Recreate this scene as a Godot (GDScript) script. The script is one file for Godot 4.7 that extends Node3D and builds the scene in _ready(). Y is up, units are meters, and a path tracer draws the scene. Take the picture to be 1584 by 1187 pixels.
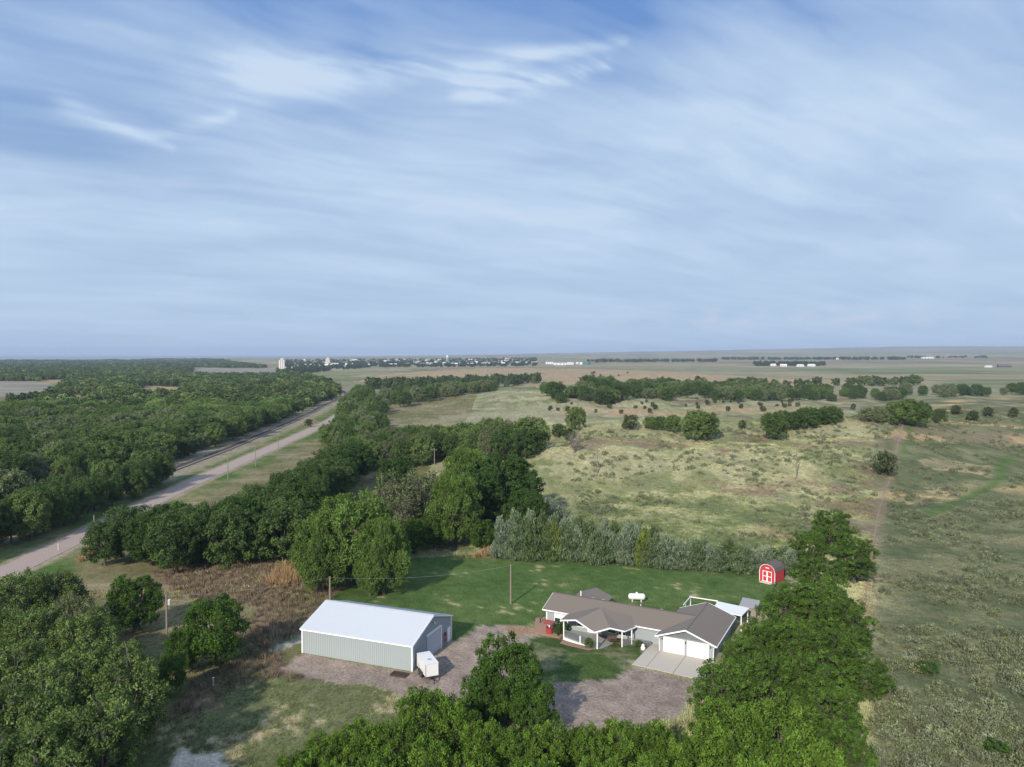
extends Node3D
# A farmstead on the plains seen from about 42 m above the yard. x right, -z away, y up, metres.

const EYE := 42.0
const FOCAL := 1136.0            # focal length in pixels of the 1584 x 1187 photograph
const PITCH := 0.03740           # radians below level
var counts := {}
var n_a := FastNoiseLite.new()
var n_b := FastNoiseLite.new()
var n_c := FastNoiseLite.new()
var mats := {}
var zones := []
var protos := {}
var rail_line: PackedVector2Array
var road_line: PackedVector2Array
var fence_line: PackedVector2Array
var path_line: PackedVector2Array

# ------------------------------------------------------------------ helpers: names, nodes, materials
func numbered(called: String) -> String:
	var k: int = counts.get(called, 0)
	counts[called] = k + 1
	return called if k == 0 else "%s_%03d" % [called, k]

func tag(o: Node, label: String, category: String, group := "") -> void:
	o.set_meta("label", label)
	o.set_meta("category", category)
	if group != "":
		o.set_meta("group", group)

func thing(called: String, label: String, category: String, at := Vector3.ZERO, turn := 0.0, group := "") -> Node3D:
	var o := Node3D.new()
	o.name = numbered(called)
	add_child(o)
	o.position = at
	o.rotation.y = turn
	tag(o, label, category, group)
	return o

func part(called: String, mesh: Mesh, m: Material, parent: Node) -> MeshInstance3D:
	var o := MeshInstance3D.new()
	o.name = called
	o.mesh = mesh
	o.material_override = m
	parent.add_child(o, true)
	return o

func structure(called: String, mesh: Mesh, m: Material) -> MeshInstance3D:
	var o := part(numbered(called), mesh, m, self)
	o.set_meta("kind", "structure")
	return o

func srgb(r: float, g: float, b: float) -> Color:
	return Color(r, g, b).linear_to_srgb()

func mat(key: String, r: float, g: float, b: float, rough := 0.8, metal := 0.0) -> StandardMaterial3D:
	if mats.has(key):
		return mats[key]
	var m := StandardMaterial3D.new()
	m.resource_name = key
	m.albedo_color = srgb(r, g, b)
	m.roughness = rough
	m.metallic = metal
	m.cull_mode = BaseMaterial3D.CULL_DISABLED
	mats[key] = m
	return m

func grained(key: String, r: float, g: float, b: float, rough: float, low: float, tile: float, freq: float, s: int, bump := 0.0) -> StandardMaterial3D:
	if mats.has(key):
		return mats[key]
	var m := mat(key, r, g, b, rough)
	m.albedo_texture = grain(low, freq, s)
	m.uv1_triplanar = true
	m.uv1_world_triplanar = true
	m.uv1_scale = Vector3.ONE / tile
	if bump > 0.0:
		m.normal_enabled = true
		var nt := NoiseTexture2D.new()
		var nn := FastNoiseLite.new()
		nn.seed = s + 7
		nn.frequency = freq
		nt.noise = nn
		nt.seamless = true
		nt.as_normal_map = true
		nt.bump_strength = bump
		nt.width = 512
		nt.height = 512
		m.normal_texture = nt
	return m

func grain(low: float, freq: float, s: int) -> Texture2D:
	var n := FastNoiseLite.new()
	n.seed = s
	n.noise_type = FastNoiseLite.TYPE_SIMPLEX_SMOOTH
	n.frequency = freq
	n.fractal_octaves = 5
	n.fractal_gain = 0.62
	var im := n.get_seamless_image(512, 512)
	im.convert(Image.FORMAT_RGBA8)
	var data := im.get_data()
	for i in range(0, data.size(), 4):
		var v := int(clampf(low + (1.0 - low) * data[i] / 255.0, 0, 1) * 255.0)
		data[i] = v
		data[i + 1] = v
		data[i + 2] = v
		data[i + 3] = 255
	im.set_data(512, 512, false, Image.FORMAT_RGBA8, data)
	return ImageTexture.create_from_image(im)

func leaf_mat(key: String, tint := Color(1, 1, 1), through := 0.7) -> StandardMaterial3D:
	if mats.has(key):
		return mats[key]
	var m := mat(key, 1, 1, 1, 0.62)
	m.albedo_color = Color(tint.r, tint.g, tint.b).linear_to_srgb()
	m.vertex_color_use_as_albedo = true
	m.metallic_specular = 0.25
	m.backlight_enabled = true
	m.backlight = Color(through * 0.85, through, through * 0.4)
	return m

# ------------------------------------------------------------------ mesh collector
class Shape:
	var v := PackedVector3Array()
	var c := PackedColorArray()
	var ix := PackedInt32Array()

	func tri(a: Vector3, b: Vector3, d: Vector3) -> void:
		var k := v.size()
		v.append(a); v.append(b); v.append(d)
		ix.append(k); ix.append(k + 1); ix.append(k + 2)

	func quad(a: Vector3, b: Vector3, d: Vector3, e: Vector3) -> void:
		var k := v.size()
		v.append(a); v.append(b); v.append(d); v.append(e)
		ix.append(k); ix.append(k + 1); ix.append(k + 2)
		ix.append(k); ix.append(k + 2); ix.append(k + 3)

	func box(lo: Vector3, hi: Vector3) -> Shape:
		var p := []
		for i in 8:
			p.append(Vector3(hi.x if i & 1 else lo.x, hi.y if i & 2 else lo.y, hi.z if i & 4 else lo.z))
		hexa(p)
		return self

	func hexa(p: Array) -> void:
		for f in [[0, 1, 3, 2], [5, 4, 6, 7], [4, 0, 2, 6], [1, 5, 7, 3], [2, 3, 7, 6], [4, 5, 1, 0]]:
			quad(p[f[0]], p[f[1]], p[f[2]], p[f[3]])

	# a bar of w (across) x h (upright) between two points
	func bar(a: Vector3, b: Vector3, w: float, h: float) -> Shape:
		var d := (b - a).normalized()
		var side := d.cross(Vector3.UP)
		if side.length() < 0.01:
			side = Vector3.RIGHT
		side = side.normalized() * w * 0.5
		var up := side.cross(d).normalized() * h * 0.5
		hexa([a - side - up, a + side - up, a - side + up, a + side + up, b - side - up, b + side - up, b - side + up, b + side + up])
		return self

	# a flat slab: polygon of 3 or 4 corners moved down by t
	func slab(p: Array, t: float) -> Shape:
		var q := []
		for x in p:
			q.append(x - Vector3(0, t, 0))
		if p.size() == 4:
			quad(p[0], p[1], p[2], p[3])
			quad(q[3], q[2], q[1], q[0])
		else:
			tri(p[0], p[1], p[2])
			tri(q[2], q[1], q[0])
		for i in p.size():
			var j := (i + 1) % p.size()
			quad(p[i], q[i], q[j], p[j])
		return self

	func tube(pts: Array, radii: Array, sides := 8, cap := true) -> Shape:
		var ring0 := []
		for i in pts.size():
			var d: Vector3 = (pts[mini(i + 1, pts.size() - 1)] - pts[maxi(i - 1, 0)]).normalized()
			var s := d.cross(Vector3(0.31, 0.2, 0.93)).normalized()
			var u := s.cross(d)
			var ring := []
			for k in sides:
				var a := TAU * k / sides
				ring.append(pts[i] + (s * cos(a) + u * sin(a)) * radii[i])
			if i > 0:
				for k in sides:
					var j := (k + 1) % sides
					quad(ring0[k], ring0[j], ring[j], ring[k])
			if cap and (i == 0 or i == pts.size() - 1):
				for k in sides:
					tri(pts[i], ring[k], ring[(k + 1) % sides])
			ring0 = ring
		return self

	func lathe(prof: Array, sides := 16, axis := Basis.IDENTITY, at := Vector3.ZERO) -> Shape:
		for i in prof.size() - 1:
			for k in sides:
				var a := TAU * k / sides
				var b := TAU * (k + 1) / sides
				var p: Vector2 = prof[i]
				var q: Vector2 = prof[i + 1]
				quad(at + axis * Vector3(cos(a) * p.x, p.y, sin(a) * p.x), at + axis * Vector3(cos(b) * p.x, p.y, sin(b) * p.x),
					at + axis * Vector3(cos(b) * q.x, q.y, sin(b) * q.x), at + axis * Vector3(cos(a) * q.x, q.y, sin(a) * q.x))
		return self

	# a leaf-shaped face, slightly folded along its middle
	func leaf(p: Vector3, n: Vector3, t: Vector3, l: float, w: float, col: Color) -> void:
		var s := n.cross(t) * w
		var f := t * l
		var k := v.size()
		v.append(p - f); v.append(p + s + n * w * 0.35); v.append(p + f); v.append(p - s + n * w * 0.35)
		c.append(col); c.append(col); c.append(col); c.append(col)
		ix.append(k); ix.append(k + 1); ix.append(k + 2)
		ix.append(k); ix.append(k + 2); ix.append(k + 3)

	func mesh() -> ArrayMesh:
		var a := []
		a.resize(Mesh.ARRAY_MAX)
		a[Mesh.ARRAY_VERTEX] = v
		a[Mesh.ARRAY_INDEX] = ix
		if c.size() == v.size():
			a[Mesh.ARRAY_COLOR] = c
		var m := ArrayMesh.new()
		m.add_surface_from_arrays(Mesh.PRIMITIVE_TRIANGLES, a)
		return m

# ------------------------------------------------------------------ terrain
func hump(x: float, z: float, cx: float, cz: float, rx: float, rz: float) -> float:
	var a := (x - cx) / rx
	var b := (z - cz) / rz
	return exp(-(a * a + b * b))

func height(x: float, z: float) -> float:
	var d := -z
	var h := 0.0
	if d > 500.0:
		var t := minf((d - 500.0) / 7500.0, 1.5)
		h += pow(t, 1.35) * (48.0 + clampf(0.0113 * x, -70.0, 75.0))
		if d > 9000.0:
			h -= (d - 9000.0) * 0.004
		h += n_b.get_noise_2d(x * 0.12, z * 0.12) * 14.0 * smoothstep(900.0, 5000.0, d)
	if d > 120.0 and d < 1000.0 and x > -260.0:
		var rx := x - 17.0
		var rz := z + 284.0
		var q := rx * 0.443 + rz * 0.896
		var s := rx * 0.896 - rz * 0.443
		var f := 0.0
		if q >= 0.0:
			f = 0.5 + 0.5 * cos(PI * minf(q / 140.0, 1.0))
		else:
			f = 0.12 + 0.88 * (0.5 + 0.5 * cos(PI * minf(-q / 55.0, 1.0)))
			f *= 1.0 - smoothstep(90.0, 260.0, -q)
		f *= smoothstep(-70.0, 20.0, s)
		h += 12.0 * f
		h += 12.0 * hump(x, z, 40.0, -640.0, 135.0, 95.0)
		# two low swells in front of the crest
		var e1 := (d - 243.0 - 0.10 * x) / 16.0
		h += 2.8 * exp(-e1 * e1) * smoothstep(-12.0, 15.0, x) * (1.0 - smoothstep(100.0, 150.0, x))
		var e2 := (d - 290.0 - 0.22 * x) / 13.0
		h += 2.0 * exp(-e2 * e2) * smoothstep(15.0, 45.0, x) * (1.0 - smoothstep(170.0, 240.0, x))
		var rough := smoothstep(165.0, 240.0, d) * smoothstep(-40.0, 20.0, x)
		if rough > 0.0:
			h += rough * (n_b.get_noise_2d(x * 1.6, z * 1.6) * 3.6 + n_a.get_noise_2d(x, z) * 0.5)
	if d < 140.0 and d > 85.0 and absf(x - 8.0) < 40.0:
		h -= 0.7 * hump(x, z, 7.5, -109.0, 6.5, 5.0)
	return h

func ray(px: float, py: float) -> Vector3:
	var v := -(py - 593.5) / FOCAL
	return Vector3((px - 792.0) / FOCAL, v * cos(PITCH) - sin(PITCH), -(cos(PITCH) + v * sin(PITCH)))

# where a thing TALL metres high stands if its top shows at this pixel of the photograph (tall 0: the ground itself)
func spot(px: float, py: float, tall := 0.0) -> Vector3:
	var r := ray(px, py)
	var t := 20.0
	var last := 20.0
	while t < 14000.0:
		if EYE + r.y * t < height(r.x * t, r.z * t) + tall:
			break
		last = t
		t *= 1.02
	for i in 18:
		var m := (t + last) * 0.5
		if EYE + r.y * m < height(r.x * m, r.z * m) + tall:
			t = m
		else:
			last = m
	return Vector3(r.x * t, height(r.x * t, r.z * t), r.z * t)

func flat(px: float, py: float) -> Vector2:
	var p := spot(px, py)
	return Vector2(p.x, p.z)

func poly(pts: Array) -> PackedVector2Array:
	var o := PackedVector2Array()
	for p in pts:
		o.append(flat(p[0], p[1]))
	return o

func zone(kind: String, pts: Array, warp := 1.5) -> void:
	var p := poly(pts)
	var r := Rect2(p[0], Vector2.ZERO)
	for q in p:
		r = r.expand(q)
	zones.append([kind, p, r.grow(warp * 2.0), warp])

func line_dist(p: Vector2, l: PackedVector2Array) -> float:
	var best := 1e9
	for i in l.size() - 1:
		var c := Geometry2D.get_closest_point_to_segment(p, l[i], l[i + 1])
		best = minf(best, p.distance_squared_to(c))
	return sqrt(best)

func rail_x(d: float) -> float:
	for i in rail_line.size() - 1:
		if d < -rail_line[i + 1].y or i == rail_line.size() - 2:
			var a := rail_line[i]
			var b := rail_line[i + 1]
			return lerpf(a.x, b.x, (d + a.y) / (a.y - b.y))
	return -130.0

const FIELDS := [Color(0.31, 0.255, 0.165), Color(0.165, 0.200, 0.090), Color(0.245, 0.240, 0.140), Color(0.36, 0.285, 0.185), Color(0.205, 0.220, 0.120), Color(0.23, 0.18, 0.13), Color(0.30, 0.275, 0.175), Color(0.135, 0.180, 0.075)]
const C := {
	"lawn": Color(0.062, 0.118, 0.030), "front_lawn": Color(0.056, 0.100, 0.025), "gravel": Color(0.320, 0.252, 0.218), "sand": Color(0.56, 0.50, 0.42),
	"chalk": Color(0.40, 0.37, 0.32), "brown": Color(0.175, 0.125, 0.090), "reed": Color(0.34, 0.23, 0.125), "tan": Color(0.40, 0.285, 0.175),
	"verge": Color(0.085, 0.135, 0.040), "pale": Color(0.27, 0.25, 0.205), "heath": Color(0.235, 0.180, 0.128), "bleached": Color(0.305, 0.290, 0.185), "slope": Color(0.150, 0.180, 0.078), "green": Color(0.10, 0.15, 0.05), "rough": Color(0.135, 0.150, 0.072), "shoulder": Color(0.30, 0.26, 0.19),
	"clay": Color(0.34, 0.22, 0.14), "straw": Color(0.35, 0.285, 0.175),
}

func ground_color(x: float, z: float) -> Color:
	var d := -z
	var p := Vector2(x, z)
	var n1 := n_a.get_noise_2d(x * 0.9, z * 0.9)           # metres
	var n2 := n_b.get_noise_2d(x * 2.2, z * 2.2)           # tens of metres
	var n3 := n_c.get_noise_2d(x * 0.55, z * 1.5)          # streaks along x
	var fine := n_a.get_noise_2d(x * 6.0 + 300.0, z * 6.0)
	var col := Color(0.235, 0.220, 0.118)
	if d < 700.0:
		if x > -30.0:
			col = Color(0.275, 0.265, 0.155).lerp(Color(0.165, 0.192, 0.088), clampf(0.50 + n2 * 1.1 + n3 * 0.6, 0, 1))
			col = col.lerp(Color(0.330, 0.312, 0.200), clampf((n3 + n1 * 0.8 - 0.08) * 2.6, 0, 0.85))
			col = col.lerp(Color(0.185, 0.135, 0.098), clampf((n2 - n3 * 0.7 - 0.24) * 3.0, 0, 0.8))
			var right := smoothstep(-3.0, 6.0, x - 0.495 * d)
			if right > 0.0:
				var rc := Color(0.112, 0.132, 0.068).lerp(Color(0.165, 0.165, 0.098), clampf(0.5 + n1 * 1.4 + n3, 0, 1))
				rc = rc.lerp(Color(0.40, 0.30, 0.165), clampf((n3 * 1.3 + n2 * 0.6 - 0.22) * 2.6, 0, 0.85) * smoothstep(150.0, 200.0, d))
				col = col.lerp(rc, right)
		else:
			col = Color(0.150, 0.150, 0.068).lerp(Color(0.24, 0.205, 0.125), clampf(0.4 + n2 * 1.2 + n1 * 0.8, 0, 1))
	else:
		# fields of the plain, each with its own crop or stubble
		var wx := x + n_b.get_noise_2d(x * 0.3, z * 0.3) * 60.0 + z * 0.12
		var wz := z + n_b.get_noise_2d(x * 0.3 + 90.0, z * 0.3) * 60.0 - x * 0.12
		var cx := floori(wx / 520.0)
		var cz := floori((wz + (130.0 if cx % 2 == 0 else 0.0)) / 330.0)
		var pick := absi((cx * 73856093) ^ (cz * 19349663)) % 97
		col = FIELDS[pick % FIELDS.size()]
		col = col.lerp(Color(0.25, 0.225, 0.14), clampf(0.35 + n_c.get_noise_2d(x * 0.1, z * 0.25) * 1.4, 0, 0.8))
	# wooded bottom land beyond the railway
	if x < -95.0 and d > 120.0:
		var rx := rail_x(d)
		var w := smoothstep(4.0, 16.0, rx - x)
		if d < 5500.0:
			col = col.lerp(Color(0.115, 0.115, 0.055).lerp(Color(0.24, 0.22, 0.14), clampf(n2 * 2.0, 0, 1)), w * (1.0 - smoothstep(4200.0, 5500.0, d)))
	for q in zones:
		if not q[2].has_point(p):
			continue
		var wp: float = q[3]
		if Geometry2D.is_point_in_polygon(p + Vector2(n1 + fine * 0.5, n_a.get_noise_2d(x * 0.9 + 90.0, z * 0.9) + fine * 0.4) * wp * 1.6, q[1]):
			var k: Color = C[q[0]]
			if q[0] == "lawn":
				k = k.lerp(Color(0.095, 0.145, 0.045), clampf(0.3 + n2 * 1.6 + n1 * 0.5, 0, 1))
				k = k.lerp(Color(0.36, 0.29, 0.17), clampf((fine + n1 * 0.9 - 0.70) * 6.0, 0, 0.75))
			elif q[0] == "front_lawn":
				k = k.lerp(Color(0.165, 0.165, 0.095), clampf((n1 + fine * 0.6 - 0.05) * 2.2, 0, 0.8))
			elif q[0] == "gravel":
				k = k.lerp(Color(0.205, 0.160, 0.140), clampf(0.1 + n3 * 1.6 + n1 * 0.8, 0, 1)).lerp(Color(0.38, 0.32, 0.28), clampf(n2 * 1.5, 0, 0.8))
			elif q[0] == "rough":
				k = k.lerp(Color(0.085, 0.115, 0.035), clampf(0.35 + n2 * 1.4 + fine * 0.6, 0, 1)).lerp(Color(0.36, 0.30, 0.20), clampf((n1 + fine * 0.7 - 0.32) * 3.0, 0, 0.8))
			elif q[0] == "brown":
				k = k.lerp(Color(0.125, 0.135, 0.06), clampf(0.3 + n1 * 1.5 + fine * 0.5, 0, 0.8)).lerp(Color(0.30, 0.22, 0.15), clampf((n2 + fine * 0.5) * 2.0, 0, 0.7))
			elif q[0] in ["slope", "heath", "bleached", "straw"]:
				k = k.lerp(col, clampf(0.35 + n1 * 1.3 + fine * 0.5, 0, 0.9))
			elif q[0] == "tan":
				k = k.lerp(Color(0.30, 0.255, 0.145), clampf(0.3 + n_c.get_noise_2d(x * 0.2, z * 0.4) * 1.6, 0, 0.9))
			col = col.lerp(k, 0.93)
	if d > 110.0 and d < 900.0:
		if x < -60.0:
			var rd := line_dist(p, road_line)
			var rl := line_dist(p, rail_line)
			if rd < 16.0:
				col = col.lerp(Color(0.082, 0.140, 0.038).lerp(Color(0.22, 0.20, 0.11), clampf(0.3 + n1 + n2, 0, 0.9)), 1.0 - smoothstep(9.0, 16.0, rd))
				if rd < 5.6:
					col = col.lerp(Color(0.30, 0.255, 0.185), 1.0 - smoothstep(4.2, 5.6, rd))
			if rl < 13.0:
				col = col.lerp(Color(0.29, 0.255, 0.185).lerp(Color(0.15, 0.16, 0.075), clampf(n1 * 1.6, 0, 0.8)), 1.0 - smoothstep(7.0, 13.0, rl))
		elif x > 30.0 and d < 480.0:
			var fd := line_dist(p, fence_line)
			if fd < 3.2:
				col = col.lerp(Color(0.25, 0.19, 0.14), 0.6 * (1.0 - smoothstep(0.3, 1.8, fd + n1 * 1.5)))
			var gd := line_dist(p, path_line)
			if gd < 4.5:
				col = col.lerp(Color(0.088, 0.138, 0.046), 0.9 * (1.0 - smoothstep(0.9, 2.2, gd + n1 * 0.5)))
	var v := (1.0 + fine * 0.38 + n1 * 0.16) * 1.45
	return Color(col.r * v, col.g * v, col.b * v)

func lines_from(start: float, fine: float, fine_end: float, grow: float, far: float, grow2: float, far2: float) -> Array:
	var o := []
	var p := start
	var step := fine
	while p < far2:
		o.append(p)
		if p >= far:
			step *= 1.0 + grow2
		elif p >= fine_end:
			step *= 1.0 + grow
		p += step
	o.append(far2)
	return o

func build_ground() -> void:
	var xs := []
	var half := lines_from(0.0, 0.75, 95.0, 0.011, 420.0, 0.09, 17000.0)
	for i in range(half.size() - 1, 0, -1):
		xs.append(-half[i])
	for q in half:
		xs.append(q)
	var ds := [-3000.0, -800.0, -250.0, -80.0, -20.0, 10.0, 30.0, 42.0, 50.0, 56.0, 60.0]
	for q in lines_from(62.0, 0.75, 190.0, 0.010, 700.0, 0.045, 17000.0):
		ds.append(q)
	var nx := xs.size()
	var nz := ds.size()
	var vs := PackedVector3Array()
	var cs := PackedColorArray()
	var ns := PackedVector3Array()
	vs.resize(nx * nz)
	cs.resize(nx * nz)
	ns.resize(nx * nz)
	for j in nz:
		var z: float = -ds[j]
		for i in nx:
			var x: float = xs[i]
			vs[j * nx + i] = Vector3(x, height(x, z), z)
			# far to the sides of the view the ground goes on in the colour of open pasture
			cs[j * nx + i] = ground_color(x, z) if absf(x) < maxf(ds[j], 20.0) * 1.1 + 60.0 else Color(0.32, 0.30, 0.17)
	for j in nz:
		for i in nx:
			var a := vs[j * nx + maxi(i - 1, 0)]
			var b := vs[j * nx + mini(i + 1, nx - 1)]
			var c := vs[maxi(j - 1, 0) * nx + i]
			var e := vs[mini(j + 1, nz - 1) * nx + i]
			ns[j * nx + i] = (b - a).cross(e - c).normalized() * 1.0
			if ns[j * nx + i].y < 0.0:
				ns[j * nx + i] = -ns[j * nx + i]
	var ix := PackedInt32Array()
	ix.resize((nx - 1) * (nz - 1) * 6)
	var k := 0
	for j in nz - 1:
		for i in nx - 1:
			var a := j * nx + i
			ix[k] = a; ix[k + 1] = a + nx; ix[k + 2] = a + 1
			ix[k + 3] = a + 1; ix[k + 4] = a + nx; ix[k + 5] = a + nx + 1
			k += 6
	var arr := []
	arr.resize(Mesh.ARRAY_MAX)
	arr[Mesh.ARRAY_VERTEX] = vs
	arr[Mesh.ARRAY_NORMAL] = ns
	arr[Mesh.ARRAY_COLOR] = cs
	arr[Mesh.ARRAY_INDEX] = ix
	var me := ArrayMesh.new()
	me.add_surface_from_arrays(Mesh.PRIMITIVE_TRIANGLES, arr)
	var m := mat("ground", 1, 1, 1, 0.95)
	m.vertex_color_use_as_albedo = true
	m.metallic_specular = 0.15
	m.albedo_texture = grain(0.66, 0.05, 11)
	m.uv1_triplanar = true
	m.uv1_world_triplanar = true
	m.uv1_scale = Vector3.ONE / 13.7
	structure("ground", me, m)
	print("ground ", nx, " x ", nz)

# ------------------------------------------------------------------ trees
func rdir(r: RandomNumberGenerator) -> Vector3:
	var y := r.randf_range(-1, 1)
	var a := r.randf() * TAU
	var s := sqrt(1.0 - y * y)
	return Vector3(cos(a) * s, y, sin(a) * s)

# lobes: [centre, radii]; clumps of leaves sit on the skin of every lobe
func crown(r: RandomNumberGenerator, lobes: Array, clump: float, density: float, leaves: int, ll: float, lw: float, col: Color, upright := 0.0, vary := 0.25, thin := 0.0) -> Shape:
	var s := Shape.new()
	for a in lobes.size():
		var ctr: Vector3 = lobes[a][0]
		var rad: Vector3 = lobes[a][1]
		var area := 4.0 * PI * (rad.x * rad.y + rad.x * rad.z + rad.y * rad.z) / 3.0
		var lobe_v := 1.0 + r.randf_range(-vary, vary) * 0.7
		for i in int(area * density):
			var dir := rdir(r)
			if dir.y < -0.35 and r.randf() < 0.55:
				continue
			var p := ctr + dir * rad * r.randf_range(0.72, 1.06)
			var covered := false
			for b in lobes.size():
				if b != a:
					var q: Vector3 = (p - lobes[b][0]) / lobes[b][1]
					if q.length_squared() < 0.5:
						covered = true
						break
			if covered or (thin > 0.0 and r.randf() < thin):
				continue
			var cv := lobe_v * (1.0 + r.randf_range(-vary, vary))
			var out := (dir / rad).normalized()
			for j in leaves:
				var o := rdir(r)
				var n := (o * 0.45 + out * 0.4 + rdir(r) * 0.8 + Vector3(0, 0.3, 0)).normalized()
				var t := n.cross(rdir(r) + Vector3(0, upright * 3.0, 0).cross(n)).normalized()
				if upright > 0.0:
					t = (Vector3.UP * upright + rdir(r) * (1.0 - upright) + out * 0.3).normalized()
					n = (n - t * n.dot(t)).normalized()
				var k := cv * r.randf_range(0.8, 1.22)
				var sz := r.randf_range(0.65, 1.25)
				s.leaf(p + o * clump * pow(r.randf(), 0.4) * Vector3(1, 1.0 + upright, 1), n, t, ll * sz, lw * sz, Color(col.r * k, col.g * k, col.b * k))
	return s

func limbs(r: RandomNumberGenerator, lobes: Array, trunk: float, split: float, bare := 0, sides := 6) -> Shape:
	var s := Shape.new()
	var bend := Vector3(r.randf_range(-0.2, 0.2), split, r.randf_range(-0.2, 0.2))
	s.tube([Vector3(0, -0.3, 0), Vector3(0, 0.15, 0), bend * 0.5 + Vector3(0.05, 0, 0.04), bend], [trunk * 1.5, trunk * 1.1, trunk * 0.9, trunk * 0.78], sides + 2)
	for l in lobes:
		var tip: Vector3 = l[0] + Vector3(0, l[1].y * 0.3, 0)
		var mid := bend.lerp(tip, 0.5) + Vector3(r.randf_range(-0.3, 0.3), -0.12 * bend.distance_to(tip) + r.randf() * 0.2, r.randf_range(-0.3, 0.3))
		s.tube([bend, mid, tip], [trunk * 0.5, trunk * 0.3, trunk * 0.1], sides)
		for k in bare:
			var e: Vector3 = l[0] + rdir(r) * l[1] * 1.12
			if e.y > 0.6:
				var m2 := tip.lerp(e, 0.5) + rdir(r) * 0.2
				s.tube([mid.lerp(tip, r.randf()), m2, e], [trunk * 0.14, trunk * 0.09, trunk * 0.03], 4, false)
				s.tube([m2, m2.lerp(e, 0.7) + rdir(r) * 0.45], [trunk * 0.07, trunk * 0.02], 4, false)
	return s

func lobes_round(r: RandomNumberGenerator, tall: float, bottom: float, wide: float, n: int, size: float, flatness := 1.0) -> Array:
	var o := []
	var mid := (tall + bottom) * 0.5
	var hh := (tall - bottom) * 0.5
	for i in n:
		var y := -0.85 + 1.75 * (i + 0.5) / n
		var a := i * 2.39996 + r.randf_range(-0.5, 0.5)
		var ring := sqrt(maxf(0.02, 1.0 - y * y * 0.92)) * r.randf_range(0.55, 0.85)
		var lr := size * r.randf_range(0.75, 1.25) * wide
		var c := Vector3(cos(a) * ring * (wide - lr * 0.6), mid + y * (hh - lr * 0.75 * flatness), sin(a) * ring * (wide - lr * 0.6))
		o.append([c, Vector3(lr, lr * 0.85 * flatness * r.randf_range(0.85, 1.2), lr)])
	o.append([Vector3(0, mid, 0), Vector3(wide * 0.55, hh * 0.7, wide * 0.55)])
	return o

func add_proto(key: String, tall: float, crown_mesh: Mesh, wood_mesh: Mesh, leaf: Material, bark: Material) -> void:
	var t := Node3D.new()
	part("crown", crown_mesh, leaf, t)
	part("trunk", wood_mesh, bark, t)
	protos[key] = [t, tall, crown_mesh, wood_mesh]

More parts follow.
